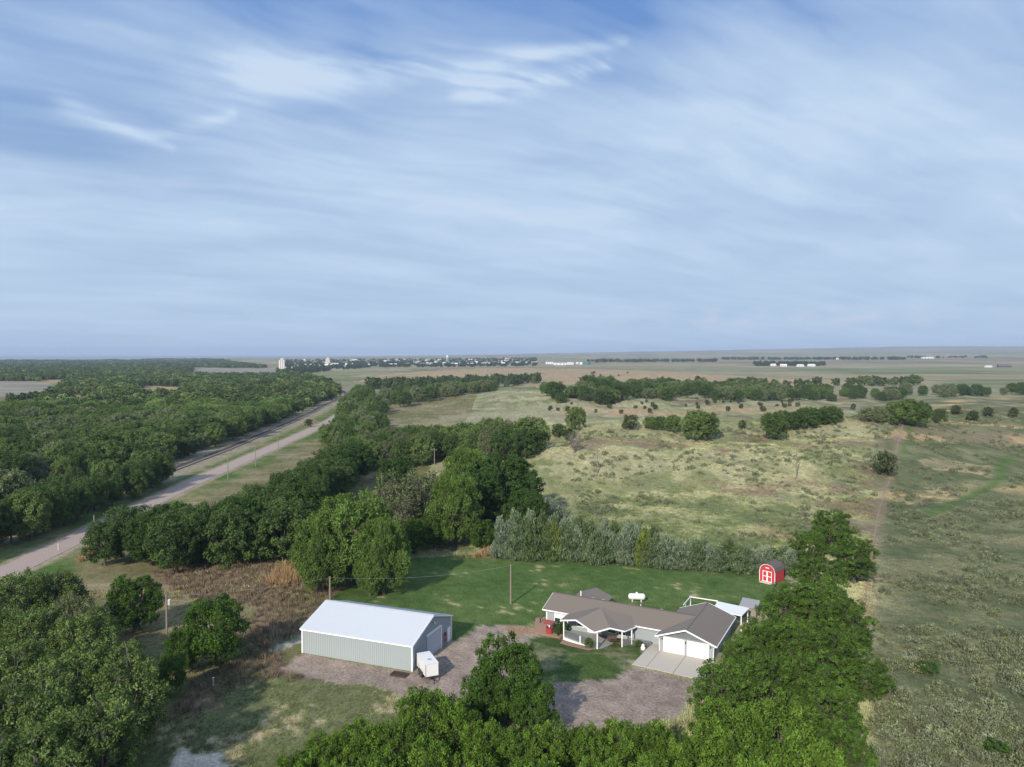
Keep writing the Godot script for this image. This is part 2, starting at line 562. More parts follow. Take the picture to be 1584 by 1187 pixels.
func make_protos() -> void:
	var r := RandomNumberGenerator.new()
	r.seed = 4711
	var bark := grained("bark", 0.17, 0.14, 0.115, 0.95, 0.5, 0.7, 0.06, 31)
	var pale := grained("pale_bark", 0.30, 0.27, 0.235, 0.95, 0.6, 0.7, 0.06, 32)
	var lm := leaf_mat("leaves")
	var nm := leaf_mat("needles", Color(1, 1, 1), 0.1)
	for k in 4:      # bushy elms of the row in front
		var lo := lobes_round(r, 7.0, 0.3, 3.6, 30, 0.24)
		add_proto("elm%d" % k, 7.0, crown(r, lo, 0.36, 1.7, 30, 0.14, 0.062, Color(0.104, 0.178, 0.026), 0.35, 0.38).mesh(), limbs(r, lo, 0.17, 1.2, 1).mesh(), lm, bark)
	for k in 3:      # broad elms of the windbreak, tiered
		var lo := lobes_round(r, 9.0, 0.8, 4.9, 44, 0.24, 0.42)
		add_proto("tier%d" % k, 9.0, crown(r, lo, 0.30, 2.0, 22, 0.15, 0.06, Color(0.078, 0.142, 0.024), 0.0, 0.36).mesh(), limbs(r, lo, 0.2, 1.8, 3).mesh(), lm, bark)
	for k in 2:      # tall willows
		var lo := lobes_round(r, 15.5, 0.4, 7.8, 48, 0.21)
		add_proto("willow%d" % k, 15.5, crown(r, lo, 0.55, 1.1, 24, 0.24, 0.09, Color(0.112, 0.180, 0.042), 0.45).mesh(), limbs(r, lo, 0.42, 3.0, 1).mesh(), lm, bark)
	for k in 2:      # dense dark broad crowns
		var lo := lobes_round(r, 15.0, 0.3, 7.8, 48, 0.20)
		add_proto("dark%d" % k, 15.0, crown(r, lo, 0.52, 1.2, 22, 0.24, 0.12, Color(0.050, 0.098, 0.022)).mesh(), limbs(r, lo, 0.42, 3.0).mesh(), lm, bark)
	for k in 2:      # thin grey-green crowns with bare wood showing
		var lo := lobes_round(r, 13.0, 1.2, 5.6, 22, 0.28)
		add_proto("sparse%d" % k, 13.0, crown(r, lo, 0.6, 0.9, 14, 0.25, 0.11, Color(0.125, 0.150, 0.068), 0.2, 0.3, 0.2).mesh(), limbs(r, lo, 0.36, 3.0, 7).mesh(), lm, pale)
	for k in 2:      # small dense dark green
		var lo := lobes_round(r, 9.5, 0.2, 5.0, 36, 0.23)
		add_proto("bushy%d" % k, 9.5, crown(r, lo, 0.4, 1.8, 22, 0.16, 0.08, Color(0.062, 0.122, 0.020)).mesh(), limbs(r, lo, 0.24, 1.3, 1).mesh(), lm, bark)
	for k in 3:      # cottonwoods by the creek, light
		var lo := lobes_round(r, 12.0, 0.4, 5.6, 38, 0.22)
		add_proto("cotton%d" % k, 12.0, crown(r, lo, 0.44, 1.5, 22, 0.17, 0.08, Color(0.116, 0.168, 0.050), 0.2, 0.38, 0.08).mesh(), limbs(r, lo, 0.3, 2.4, 3).mesh(), lm, pale)
	for k in 4:      # trees of the woodland and belts, 150 to 500 m off
		var lo := lobes_round(r, 11.0, 0.2, 5.6, 24, 0.27)
		var cl: Color = [Color(0.084, 0.138, 0.040), Color(0.135, 0.196, 0.060), Color(0.066, 0.112, 0.034), Color(0.172, 0.208, 0.105)][k]
		add_proto("wood%d" % k, 11.0, crown(r, lo, 0.6, 0.9, 26, 0.22, 0.11, cl).mesh(), limbs(r, lo, 0.3, 2.0, 1, 5).mesh(), lm, bark)
	for k in 3:      # the same, beyond 500 m
		var lo := lobes_round(r, 10.0, 0.6, 5.0, 8, 0.42)
		var cl: Color = [Color(0.090, 0.136, 0.042), Color(0.128, 0.172, 0.058), Color(0.070, 0.108, 0.038)][k]
		add_proto("far%d" % k, 10.0, crown(r, lo, 0.9, 0.28, 7, 0.75, 0.5, cl).mesh(), limbs(r, lo, 0.3, 1.5, 0, 4).mesh(), lm, bark)
	for k in 4:      # junipers
		var lo := []
		for i in 9:
			var f := i / 8.0
			var w := (1.55 if k < 3 else 1.25) * (1.0 - pow(f, 1.7) * 0.8) * r.randf_range(0.85, 1.1)
			lo.append([Vector3(r.randf_range(-0.3, 0.3), 0.7 + f * 4.9, r.randf_range(-0.3, 0.3)), Vector3(w, 0.95, w)])
		var cl: Color = [Color(0.122, 0.172, 0.088), Color(0.150, 0.192, 0.128), Color(0.100, 0.148, 0.060), Color(0.145, 0.188, 0.040)][k]
		add_proto("juniper%d" % k, 6.4, crown(r, lo, 0.30, 4.2, 12, 0.24, 0.065, cl, 0.8, 0.3).mesh(), limbs(r, [[Vector3(0, 4.5, 0), Vector3(1, 1, 1)]], 0.12, 1.0).mesh(), nm, bark)
	for k in 2:      # spreading round junipers of the hillside
		var lo := lobes_round(r, 4.0, 0.0, 1.9, 9, 0.45)
		add_proto("cedar%d" % k, 4.0, crown(r, lo, 0.3, 2.6, 12, 0.2, 0.08, Color(0.058, 0.078, 0.032), 0.4, 0.3).mesh(), limbs(r, lo, 0.14, 0.5).mesh(), nm, bark)
	for k in 1:      # silvery olive
		var lo := lobes_round(r, 5.0, 0.4, 2.3, 10, 0.42)
		add_proto("olive%d" % k, 5.0, crown(r, lo, 0.4, 1.5, 15, 0.2, 0.07, Color(0.22, 0.25, 0.19), 0.3, 0.2).mesh(), limbs(r, lo, 0.16, 0.8, 2).mesh(), lm, bark)
	for k in 2:      # low shrubs
		var lo := lobes_round(r, 1.8, 0.0, 1.1, 7, 0.5)
		add_proto("shrub%d" % k, 1.8, crown(r, lo, 0.2, 5.0, 10, 0.11, 0.065, [Color(0.055, 0.11, 0.02), Color(0.082, 0.125, 0.03)][k]).mesh(), limbs(r, lo, 0.05, 0.2, 0, 4).mesh(), lm, bark)
	var dl := lobes_round(r, 8.0, 1.5, 3.8, 14, 0.4)
	add_proto("bare", 8.0, crown(r, dl, 0.5, 0.25, 4, 0.2, 0.06, Color(0.22, 0.19, 0.14), 0.3, 0.2, 0.4).mesh(), limbs(r, dl, 0.22, 1.5, 14).mesh(), lm, pale)
	print("protos")

var tree_rng := RandomNumberGenerator.new()

func plant(key: String, at: Vector3, tall: float, wide: float, called: String, label: String, category: String, group: String) -> Node3D:
	var pr: Array = protos[key]
	var t: Node3D = pr[0].duplicate()
	t.name = numbered(called)
	add_child(t)
	t.position = at
	var s: float = tall / pr[1]
	t.scale = Vector3(s * wide, s, s * wide)
	t.rotation.y = tree_rng.randf() * TAU
	tag(t, label, category, group)
	return t

# trees whose tops show at given pixels: [key, px, py, height, width factor]
func plant_tops(list: Array, called: String, label: String, group: String, category := "tree") -> void:
	for e in list:
		if called == "hollow_tree":
			e[3] *= tree_rng.randf_range(0.8, 1.3)
			e[2] += tree_rng.randf_range(-4.0, 3.0)
		plant(e[0], spot(e[1], e[2], e[3]), e[3], e[4] if e.size() > 4 else 1.0, called, label, category, group)

# trees scattered over a piece of ground outlined by pixels
func plant_band(keys: Array, outline: Array, n: int, gap: float, low: float, high: float, called: String, label: String, group: String, wide := 1.0, category := "tree") -> void:
	var p := poly(outline)
	var r := Rect2(p[0], Vector2.ZERO)
	for q in p:
		r = r.expand(q)
	var put := []
	var tries := 0
	while put.size() < n and tries < n * 40:
		tries += 1
		var q := Vector2(tree_rng.randf_range(r.position.x, r.end.x), tree_rng.randf_range(r.position.y, r.end.y))
		if not Geometry2D.is_point_in_polygon(q, p):
			continue
		if called == "creek_tree" and n_b.get_noise_2d(q.x * 2.5, q.y * 2.5) < -0.10:
			continue
		var ok := true
		for o in put:
			if q.distance_squared_to(o) < gap * gap:
				ok = false
				break
		if ok:
			put.append(q)
			plant(keys[tree_rng.randi() % keys.size()], Vector3(q.x, height(q.x, q.y), q.y), tree_rng.randf_range(low, high), wide * tree_rng.randf_range(0.85, 1.2), called, label, category, group)

func scatter(called: String, mesh: Mesh, m: Material, xf: Array, cols: Array, label: String, category: String, parent: Node = null) -> MultiMeshInstance3D:
	var mm := MultiMesh.new()
	mm.transform_format = MultiMesh.TRANSFORM_3D
	mm.use_colors = not cols.is_empty()
	mm.mesh = mesh
	mm.instance_count = xf.size()
	for i in xf.size():
		mm.set_instance_transform(i, xf[i])
		if mm.use_colors:
			mm.set_instance_color(i, cols[i])
	var o := MultiMeshInstance3D.new()
	o.multimesh = mm
	o.material_override = m
	o.set_meta("kind", "stuff")
	if parent == null:
		o.name = numbered(called)
		add_child(o)
		tag(o, label, category)
	else:
		o.name = called
		parent.add_child(o, true)
	return o

func joined(key: String) -> ArrayMesh:
	var pr: Array = protos[key]
	var s := Shape.new()
	for w in [2, 3]:
		var a: Array = pr[w].surface_get_arrays(0)
		var base := s.v.size()
		s.v.append_array(a[Mesh.ARRAY_VERTEX])
		if w == 2:
			s.c.append_array(a[Mesh.ARRAY_COLOR])
		else:
			for i in a[Mesh.ARRAY_VERTEX].size():
				s.c.append(Color(0.15, 0.125, 0.10))
		for i in a[Mesh.ARRAY_INDEX]:
			s.ix.append(base + i)
	return s.mesh()

func in_clearing(p: Vector2, list: Array) -> bool:
	for q in list:
		if Geometry2D.is_point_in_polygon(p, q):
			return true
	return false

func build_woodland() -> void:
	var clear := [poly([[-40, 590], [50, 590], [85, 596], [100, 604], [70, 618], [20, 630], [-40, 632]]), poly([[60, 588], [108, 587], [108, 598], [70, 600]]), poly([[222, 597], [282, 599], [280, 617], [212, 616]]), poly([[106, 611], [134, 611], [136, 634], [106, 634]]),
		poly([[298, 569], [425, 570], [432, 584], [296, 583]]), poly([[-30, 622], [18, 622], [14, 634], [-30, 634]])]
	var r := RandomNumberGenerator.new()
	r.seed = 99
	var spots := []
	var d := 152.0
	while d < 5200.0:
		var gap := 8.4 if d < 500.0 else (10.5 if d < 1300.0 else (16.0 if d < 2400.0 else 34.0))
		var x := rail_x(d) - 9.0
		while x > -0.80 * d - 40.0:
			var p := Vector2(x + r.randf_range(-0.42, 0.42) * gap, -d + r.randf_range(-0.42, 0.42) * gap)
			var open := n_b.get_noise_2d(p.x * 1.3 + 50.0, p.y * 1.3)
			if p.x < rail_x(-p.y) - 8.0 and open < 0.34 and r.randf() < 0.93 and not in_clearing(p, clear):
				spots.append(p)
			x -= gap
		d += gap * 0.92
	var near := []
	var far := []
	for p in spots:
		if near.size() < 300 and p.x > p.y * -0.0 - 0.735 * -p.y:
			near.append(p)
		else:
			far.append(p)
	var bright := func(p: Vector2) -> bool: return -p.y > 330.0 and n_b.get_noise_2d(p.x * 0.6, p.y * 0.6 + 500.0) > -0.05
	for p in near:
		var k: int = [0, 1, 2, 1, 0, 2, 3, 1][r.randi() % 8]
		if bright.call(p):
			k = [1, 3, 1][r.randi() % 3]
		plant("wood%d" % k, Vector3(p.x, height(p.x, p.y), p.y), r.randf_range(7.0, 13.5), r.randf_range(0.85, 1.3), "bottomland_tree", "leafy tree of the dense bottomland woods beyond the railway", "tree", "trees of the woods beyond the railway")
	var xf := [[], [], [], [], []]
	var cc := [[], [], [], [], []]
	for p in far:
		var dd: float = -p.y
		var s := r.randf_range(0.75, 1.2)
		var w := s * r.randf_range(0.95, 1.3)
		var b := 0
		if dd < 520.0:
			b = 3 + (r.randi() % 2)
		else:
			b = r.randi() % 3
			if dd > 2400.0:
				w *= 2.6
				s *= 0.9
		var v := r.randf_range(0.7, 1.35)
		if bright.call(p):
			v *= 1.3
		xf[b].append(Transform3D(Basis(Vector3.UP, r.randf() * TAU).scaled(Vector3(w, s, w)), Vector3(p.x, height(p.x, p.y), p.y)))
		cc[b].append(Color(v * r.randf_range(0.9, 1.15), v, v * r.randf_range(0.85, 1.1)))
	var wood := Node3D.new()
	wood.name = numbered("woodland")
	add_child(wood)
	tag(wood, "far mass of bottomland woods stretching to the horizon beyond the railway", "woods")
	wood.set_meta("kind", "stuff")
	for b in 5:
		if xf[b].size() > 0:
			scatter("tree_mass", joined(["far0", "far1", "far2", "wood0", "wood1"][b]), leaf_mat("leaves"), xf[b], cc[b], "", "", wood)
	print("woodland ", near.size(), " + ", far.size())

# ------------------------------------------------------------------ ground cover
func tuft(r: RandomNumberGenerator, blades: int, tall: float, wide: float, w: float, col: Color) -> ArrayMesh:
	var s := Shape.new()
	for i in blades:
		var a := r.randf() * TAU
		var o := Vector3(cos(a), 0, sin(a)) * r.randf() * wide
		var t := (Vector3.UP + o * r.randf_range(0.3, 1.2) / wide * 0.6 + rdir(r) * 0.2).normalized()
		var n := t.cross(rdir(r)).normalized()
		var l := tall * r.randf_range(0.5, 1.0) * 0.5
		var k := r.randf_range(0.75, 1.25)
		s.leaf(o + t * l, n, t, l, w, Color(col.r * k, col.g * k, col.b * k))
	return s.mesh()

func build_cover() -> void:
	var r := RandomNumberGenerator.new()
	r.seed = 321
	var lm := leaf_mat("blades", Color(1, 1, 1), 0.3)
	var grass := [[], []]
	var gcol := [[], []]
	var sage := []
	var scol := []
	var hard := []
	for q in zones:
		if q[0] in ["lawn", "front_lawn", "gravel", "sand"]:
			hard.append(q[1])
	for i in 330000:
		# thinner with distance, as evenly over the view as over the ground allows
		var d := 62.0 + pow(r.randf(), 1.6) * 380.0
		var x := r.randf_range(-0.72 * d - 10.0, 0.76 * d + 10.0)
		var p := Vector2(x, -d)
		if x < -62.0 and d > 130.0:
			continue
		if x > -36.0 and x < 55.0 and d > 88.0 and d < 160.0 and (x > -12.0 or d < 116.0):
			if d < 150.0 and (d > 96.0 or x > -8.0):
				continue
		if in_clearing(p, hard):
			continue
		var n3 := n_c.get_noise_2d(p.x * 0.55, p.y * 1.5)
		var n1 := n_a.get_noise_2d(p.x * 0.9, p.y * 0.9)
		if r.randf() > (0.55 if p.x < 0.495 * d else 0.28) + n1 * 0.9 + n3 * 0.5:
			continue
		var gc := ground_color(p.x, p.y)
		var s := r.randf_range(0.45, 1.15) if p.x < 0.495 * d and (p.x > -8.0 or d > 125.0) else r.randf_range(0.25, 0.6)
		var v := r.randf_range(0.75, 1.2)
		var b := r.randi() % 2
		var h := height(p.x, p.y)
		grass[b].append(Transform3D(Basis(Vector3.UP, r.randf() * TAU).scaled(Vector3(s * 1.2, s, s * 1.2)), Vector3(p.x, h - 0.02, p.y)))
		gcol[b].append(Color(gc.r * v * 0.95, gc.g * v, gc.b * v * 0.9))
	for i in 52000:
		var d := 64.0 + pow(r.randf(), 1.3) * 330.0
		var x := r.randf_range(18.0, 0.76 * d + 10.0)
		var p := Vector2(x, -d)
		var fx := 0.495 * d
		if d < 158.0 and x < fx - 4.0:
			continue
		var patch := n_b.get_noise_2d(p.x * 3.0 + 700.0, p.y * 3.0) + n_a.get_noise_2d(p.x * 0.7, p.y * 0.7) * 0.5
		if r.randf() > (0.10 if x < fx else 0.15) + patch * 0.55 or line_dist(p, path_line) < 3.0 or line_dist(p, fence_line) < 2.0:
			continue
		var s := (0.45 + 1.5 * pow(r.randf(), 2.2)) * (1.0 if x > fx else 0.85)
		var v := r.randf_range(0.75, 1.25)
		sage.append(Transform3D(Basis(Vector3.UP, r.randf() * TAU).scaled(Vector3(s * r.randf_range(1.0, 1.5), s, s)), Vector3(p.x, height(p.x, p.y) - 0.03, p.y)))
		scol.append(Color(v, v * r.randf_range(0.95, 1.05), v * r.randf_range(0.8, 1.05)))
	var cover := Node3D.new()
	cover.name = numbered("pasture_grass")
	add_child(cover)
	tag(cover, "dry and green bunch grass covering the open pasture and yard edges", "grass")
	cover.set_meta("kind", "stuff")
	for b in 2:
		scatter("tufts", tuft(r, 11, 0.55, 0.42, 0.045, Color(1, 1, 1)), lm, grass[b], gcol[b], "", "", cover)
	var sl := lobes_round(r, 0.75, 0.0, 0.6, 6, 0.55)
	scatter("sagebrush", crown(r, sl, 0.14, 9.0, 7, 0.10, 0.035, Color(0.165, 0.190, 0.118), 0.5, 0.25).mesh(), lm, sage, scol, "grey green sagebrush dotting the pasture slopes", "sagebrush")
	# tall dry reeds
	var reeds := []
	var rcol := []
	for q in zones:
		if q[0] != "reed" and q[0] != "brown":
			continue
		var rc: Rect2 = q[2]
		var dens := 4.0 if q[0] == "reed" else 1.3
		for i in mini(int(rc.get_area() * dens), 16000):
			var p := Vector2(r.randf_range(rc.position.x, rc.end.x), r.randf_range(rc.position.y, rc.end.y))
			if Geometry2D.is_point_in_polygon(p, q[1]):
				var s := r.randf_range(0.7, 1.4) if q[0] == "reed" else r.randf_range(0.4, 1.0)
				var v := r.randf_range(0.7, 1.2)
				reeds.append(Transform3D(Basis(Vector3.UP, r.randf() * TAU).scaled(Vector3(s, s, s)), Vector3(p.x, height(p.x, p.y) - 0.05, p.y)))
				rcol.append(Color(0.36 * v, 0.245 * v, 0.13 * v) if q[0] == "reed" else Color(0.19 * v, 0.15 * v, 0.105 * v))
	scatter("dry_reeds", tuft(r, 14, 1.5, 0.45, 0.04, Color(1, 1, 1)), lm, reeds, rcol, "tan and brown dry reeds and weeds around the farmyard edge", "reeds")
	print("cover ", grass[0].size() * 2, " ", sage.size(), " ", reeds.size())

# ------------------------------------------------------------------ sky
var sk1 := FastNoiseLite.new()
var sk2 := FastNoiseLite.new()
var sk3 := FastNoiseLite.new()

func streak(az: float, el: float, a: Vector2, b: Vector2, w0: float, w1: float) -> float:
	var p := Vector2(az, el)
	var d := b - a
	var f := clampf((p - a).dot(d) / d.length_squared(), 0.0, 1.0)
	var w := lerpf(w0, w1, f)
	var q := p.distance_to(a + d * f) / w
	return exp(-q * q) * smoothstep(0.0, 0.25, f + 0.05)

func sky_color(az: float, el: float) -> Color:
	if az > PI:
		az -= TAU
	var y := sin(el)
	var col := Color(0.380, 0.520, 0.700).lerp(Color(0.105, 0.245, 0.590), smoothstep(0.0, 0.55, y))
	# a plane of high cloud seen in perspective
	var k := cos(el) / (y + 0.12)
	var p := Vector2(sin(az), cos(az)) * k
	var u := p.x * 0.86 + p.y * 0.51
	var v := -p.x * 0.51 + p.y * 0.86
	var wx := sk1.get_noise_2d(u * 60.0, v * 60.0) * 0.16
	var wy := sk1.get_noise_2d(u * 60.0 + 500.0, v * 60.0) * 0.16
	var veil := sk1.get_noise_2d(u * 46.0 + wx * 50.0 + 60.0, v * 80.0 + wy * 60.0 + 120.0)
	var wisp := sk2.get_noise_2d((u + wx) * 70.0 + 40.0, (v + wy * 0.8) * 300.0)
	var fib := sk3.get_noise_2d((u + wx * 0.6) * 160.0, (v + wy * 0.8) * 900.0)
	var soft := sk2.get_noise_2d((u + wx) * 190.0 + 70.0, (v + wy) * 230.0)
	var hi := smoothstep(0.10, 0.42, y)
	var cover := 0.86 + veil * 0.56 + wisp * 0.20 + fib * 0.12 + soft * 0.16 - 0.20 * hi
	# open blue towards the top of the view and at one side of it
	var ga := (az + 0.12) / 0.34
	var gb := (el - 0.47) / 0.085
	cover -= 0.75 * exp(-ga * ga - gb * gb)
	ga = (az - 0.16) / 0.16
	gb = (el - 0.40) / 0.12
	cover -= 0.40 * exp(-ga * ga - gb * gb)
	ga = (az + 0.56) / 0.16
	gb = (el - 0.27) / 0.07
	cover -= 0.85 * exp(-ga * ga - gb * gb)
	cover = lerpf(0.55 + veil * 0.35 + wisp * 0.22, cover, smoothstep(0.02, 0.22, y))
	var tex := 0.75 + wisp * 0.6 + fib * 0.5 + soft * 0.9
	cover += streak(az, el, Vector2(-0.42, 0.335), Vector2(0.150, 0.395), 0.034, 0.006) * 0.75 * tex
	cover += streak(az, el, Vector2(-0.56, 0.285), Vector2(-0.430, 0.250), 0.012, 0.005) * 0.55 * tex
	cover += streak(az, el, Vector2(-0.09, 0.335), Vector2(0.125, 0.368), 0.022, 0.008) * 0.7 * clampf(tex + fib, 0, 2)
	cover += streak(az, el, Vector2(-0.46, 0.255), Vector2(-0.36, 0.295), 0.010, 0.006) * 0.4 * tex
	cover = clampf(cover, 0.0, 1.25)
	col = col.lerp(Color(0.530, 0.670, 0.855), minf(cover, 1.0) * 0.95)
	col = col.lerp(Color(0.640, 0.730, 0.860), clampf((cover - 0.95) * 1.3, 0, 0.5))
	# low puffs far off
	var band := smoothstep(0.030, 0.046, el) * (1.0 - smoothstep(0.052, 0.070, el))
	if band > 0.0:
		var g2 := exp(-pow((az - 0.36) / 0.16, 2.0)) + 0.25
		var puff := clampf((sk1.get_noise_2d(az * 1500.0, el * 4200.0) * 1.3 + 0.12) * 2.4, 0, 1) * band * minf(g2, 1.0)
		col = col.lerp(Color(0.62, 0.67, 0.78), puff * 0.45)
	return col

func sky_block(w: int, h: int, c0: int, c1: int, r0: int, r1: int, full_w: int, full_h: int) -> Image:
	var im := Image.create_empty(w, h, false, Image.FORMAT_RGBF)
	for j in h:
		var el := PI * 0.5 - PI * (r0 + (j + 0.5) * (r1 - r0) / h) / full_h
		for i in w:
			var az := TAU * (c0 + (i + 0.5) * (c1 - c0) / w) / full_w
			im.set_pixel(i, j, sky_color(az, maxf(el, 0.001)))
	return im

func build_sky() -> Sky:
	for q in [[sk1, 5, 0.012, 4], [sk2, 8, 0.012, 5], [sk3, 13, 0.012, 4]]:
		q[0].seed = q[1]
		q[0].frequency = q[2]
		q[0].fractal_octaves = q[3]
		q[0].noise_type = FastNoiseLite.TYPE_SIMPLEX_SMOOTH
	var w := 4096
	var h := 2048
	var im := sky_block(512, 128, 0, w, 0, h / 2, w, h)
	im.resize(w, h / 2, Image.INTERPOLATE_CUBIC)
	var full := Image.create_empty(w, h, false, Image.FORMAT_RGBF)
	full.fill(Color(0.17, 0.16, 0.11))
	full.blit_rect(im, Rect2i(0, 0, w, h / 2), Vector2i(0, 0))
	var wide := 480
	var a := sky_block(wide, 420, 0, wide, 604, 1024, w, h)
	full.blit_rect(a, Rect2i(0, 0, wide, 420), Vector2i(0, 604))
	var b := sky_block(wide, 420, -wide, 0, 604, 1024, w, h)
	full.blit_rect(b, Rect2i(0, 0, wide, 420), Vector2i(w - wide, 604))
	var pm := PanoramaSkyMaterial.new()
	pm.panorama = ImageTexture.create_from_image(full)
	pm.filter = true
	var s := Sky.new()
	s.sky_material = pm
	return s

# ------------------------------------------------------------------ roads, railway, wires
func strip(line: PackedVector2Array, wide: float, lift: float, close := 6.0, crown_h := 0.0) -> Shape:
	var s := Shape.new()
	var pts := []
	for i in line.size() - 1:
		var n := maxi(1, int(line[i].distance_to(line[i + 1]) / close))
		for k in n:
			pts.append(line[i].lerp(line[i + 1], float(k) / n))
	pts.append(line[line.size() - 1])
	var l0 := Vector3.ZERO
	var m0 := Vector3.ZERO
	var r0 := Vector3.ZERO
	for i in pts.size():
		var d: Vector2 = (pts[mini(i + 1, pts.size() - 1)] - pts[maxi(i - 1, 0)]).normalized()
		var n := Vector2(-d.y, d.x) * wide * 0.5
		var a: Vector2 = pts[i] + n
		var b: Vector2 = pts[i] - n
		var hm := height(pts[i].x, pts[i].y)
		var l := Vector3(a.x, hm + lift, a.y)
		var m := Vector3(pts[i].x, hm + lift + crown_h, pts[i].y)
		var r := Vector3(b.x, hm + lift, b.y)
		if i > 0:
			s.quad(l0, l, m, m0)
			s.quad(m0, m, r, r0)
			s.quad(l0, l, l - Vector3(0, 0.6, 0), l0 - Vector3(0, 0.6, 0))
			s.quad(r0, r, r - Vector3(0, 0.6, 0), r0 - Vector3(0, 0.6, 0))
		l0 = l; m0 = m; r0 = r
	return s

func smooth_line(pts: Array) -> PackedVector2Array:
	var c := Curve2D.new()
	for i in pts.size():
		var t := Vector2.ZERO
		if i > 0 and i < pts.size() - 1:
			t = (Vector2(pts[i + 1][0], pts[i + 1][1]) - Vector2(pts[i - 1][0], pts[i - 1][1])) / 6.0
		c.add_point(Vector2(pts[i][0], pts[i][1]), -t, t)
	return c.tessellate(3, 3)

func build_lines() -> void:
	var asphalt := grained("road_surface", 0.50, 0.395, 0.345, 0.9, 0.72, 6.1, 0.04, 51)
	structure("road", strip(road_line, 6.6, 0.06, 6.0, 0.06).mesh(), asphalt)
	var track := Node3D.new()
	track.name = "railway"
	add_child(track)
	tag(track, "single railway track on pale ballast running beside the country road", "railway")
	var ballast := grained("ballast", 0.40, 0.335, 0.295, 0.95, 0.55, 2.3, 0.08, 52)
	part("ballast", strip(rail_line, 4.6, 0.42, 8.0).mesh(), ballast, track)
	var steel := mat("rail_steel", 0.16, 0.125, 0.11, 0.45, 0.5)
	for s in [-0.72, 0.72]:
		var off := PackedVector2Array()
		for i in rail_line.size():
			var d := (rail_line[mini(i + 1, rail_line.size() - 1)] - rail_line[maxi(i - 1, 0)]).normalized()
			off.append(rail_line[i] + Vector2(-d.y, d.x) * s)
		part("rail", strip(off, 0.16, 0.66, 8.0).mesh(), steel, track)
	var sl := []
	for i in rail_line.size() - 1:
		var a := rail_line[i]
		var b := rail_line[i + 1]
		if -a.y > 900.0:
			break
		var n := int(a.distance_to(b) / 0.6)
		for k in n:
			var p := a.lerp(b, float(k) / n)
			sl.append(Transform3D(Basis(Vector3.UP, -(b - a).angle()), Vector3(p.x, height(p.x, p.y) + 0.44, p.y)))
	scatter("sleepers", Shape.new().box(Vector3(-0.12, -0.1, -1.3), Vector3(0.12, 0.08, 1.3)).mesh(), mat("sleeper_wood", 0.085, 0.065, 0.055, 0.95), sl, [], "", "", track)

func pole(at: Vector3, tall: float, label: String, group: String, arm := true, turn := 0.3, can := false) -> Node3D:
	var t := thing("utility_pole", label, "utility pole", at, turn, group)
	var wood := grained("pole_wood", 0.36, 0.31, 0.265, 0.9, 0.6, 0.5, 0.06, 61)
	part("shaft", Shape.new().tube([Vector3(0, -0.4, 0), Vector3(0, tall * 0.5, 0), Vector3(0, tall, 0)], [0.17, 0.15, 0.12], 8).mesh(), wood, t)
	if arm:
		part("crossarm", Shape.new().box(Vector3(-0.9, tall - 0.55, -0.16), Vector3(0.9, tall - 0.43, -0.05)).mesh(), wood, t)
		for x in [-0.8, 0.0, 0.8]:
			part("insulator", Shape.new().lathe([Vector2(0, 0), Vector2(0.06, 0), Vector2(0.07, 0.08), Vector2(0.03, 0.16), Vector2(0, 0.17)], 8, Basis.IDENTITY, Vector3(x, tall - 0.43 if x != 0.0 else tall, -0.1 if x != 0.0 else 0.0)).mesh(), mat("porcelain", 0.42, 0.42, 0.44, 0.3), t)
	if can:
		part("transformer", Shape.new().lathe([Vector2(0, 0), Vector2(0.22, 0), Vector2(0.24, 0.05), Vector2(0.24, 0.75), Vector2(0.16, 0.86), Vector2(0, 0.88)], 14, Basis.IDENTITY, Vector3(0.4, tall - 1.6, 0)).mesh(), mat("transformer_grey", 0.48, 0.49, 0.5, 0.45), t)
	return t

func wire(a: Vector3, b: Vector3, sag: float, label: String) -> void:
	var pts := []
	var rr := []
	for i in 17:
		var f := i / 16.0
		pts.append(a.lerp(b, f) - Vector3(0, sag * 4.0 * f * (1.0 - f), 0))
		rr.append(0.012)
	var o := part(numbered("power_line"), Shape.new().tube(pts, rr, 4, false).mesh(), mat("wire", 0.45, 0.45, 0.45, 0.4, 0.6), self)
	tag(o, label, "power line", "overhead wires")

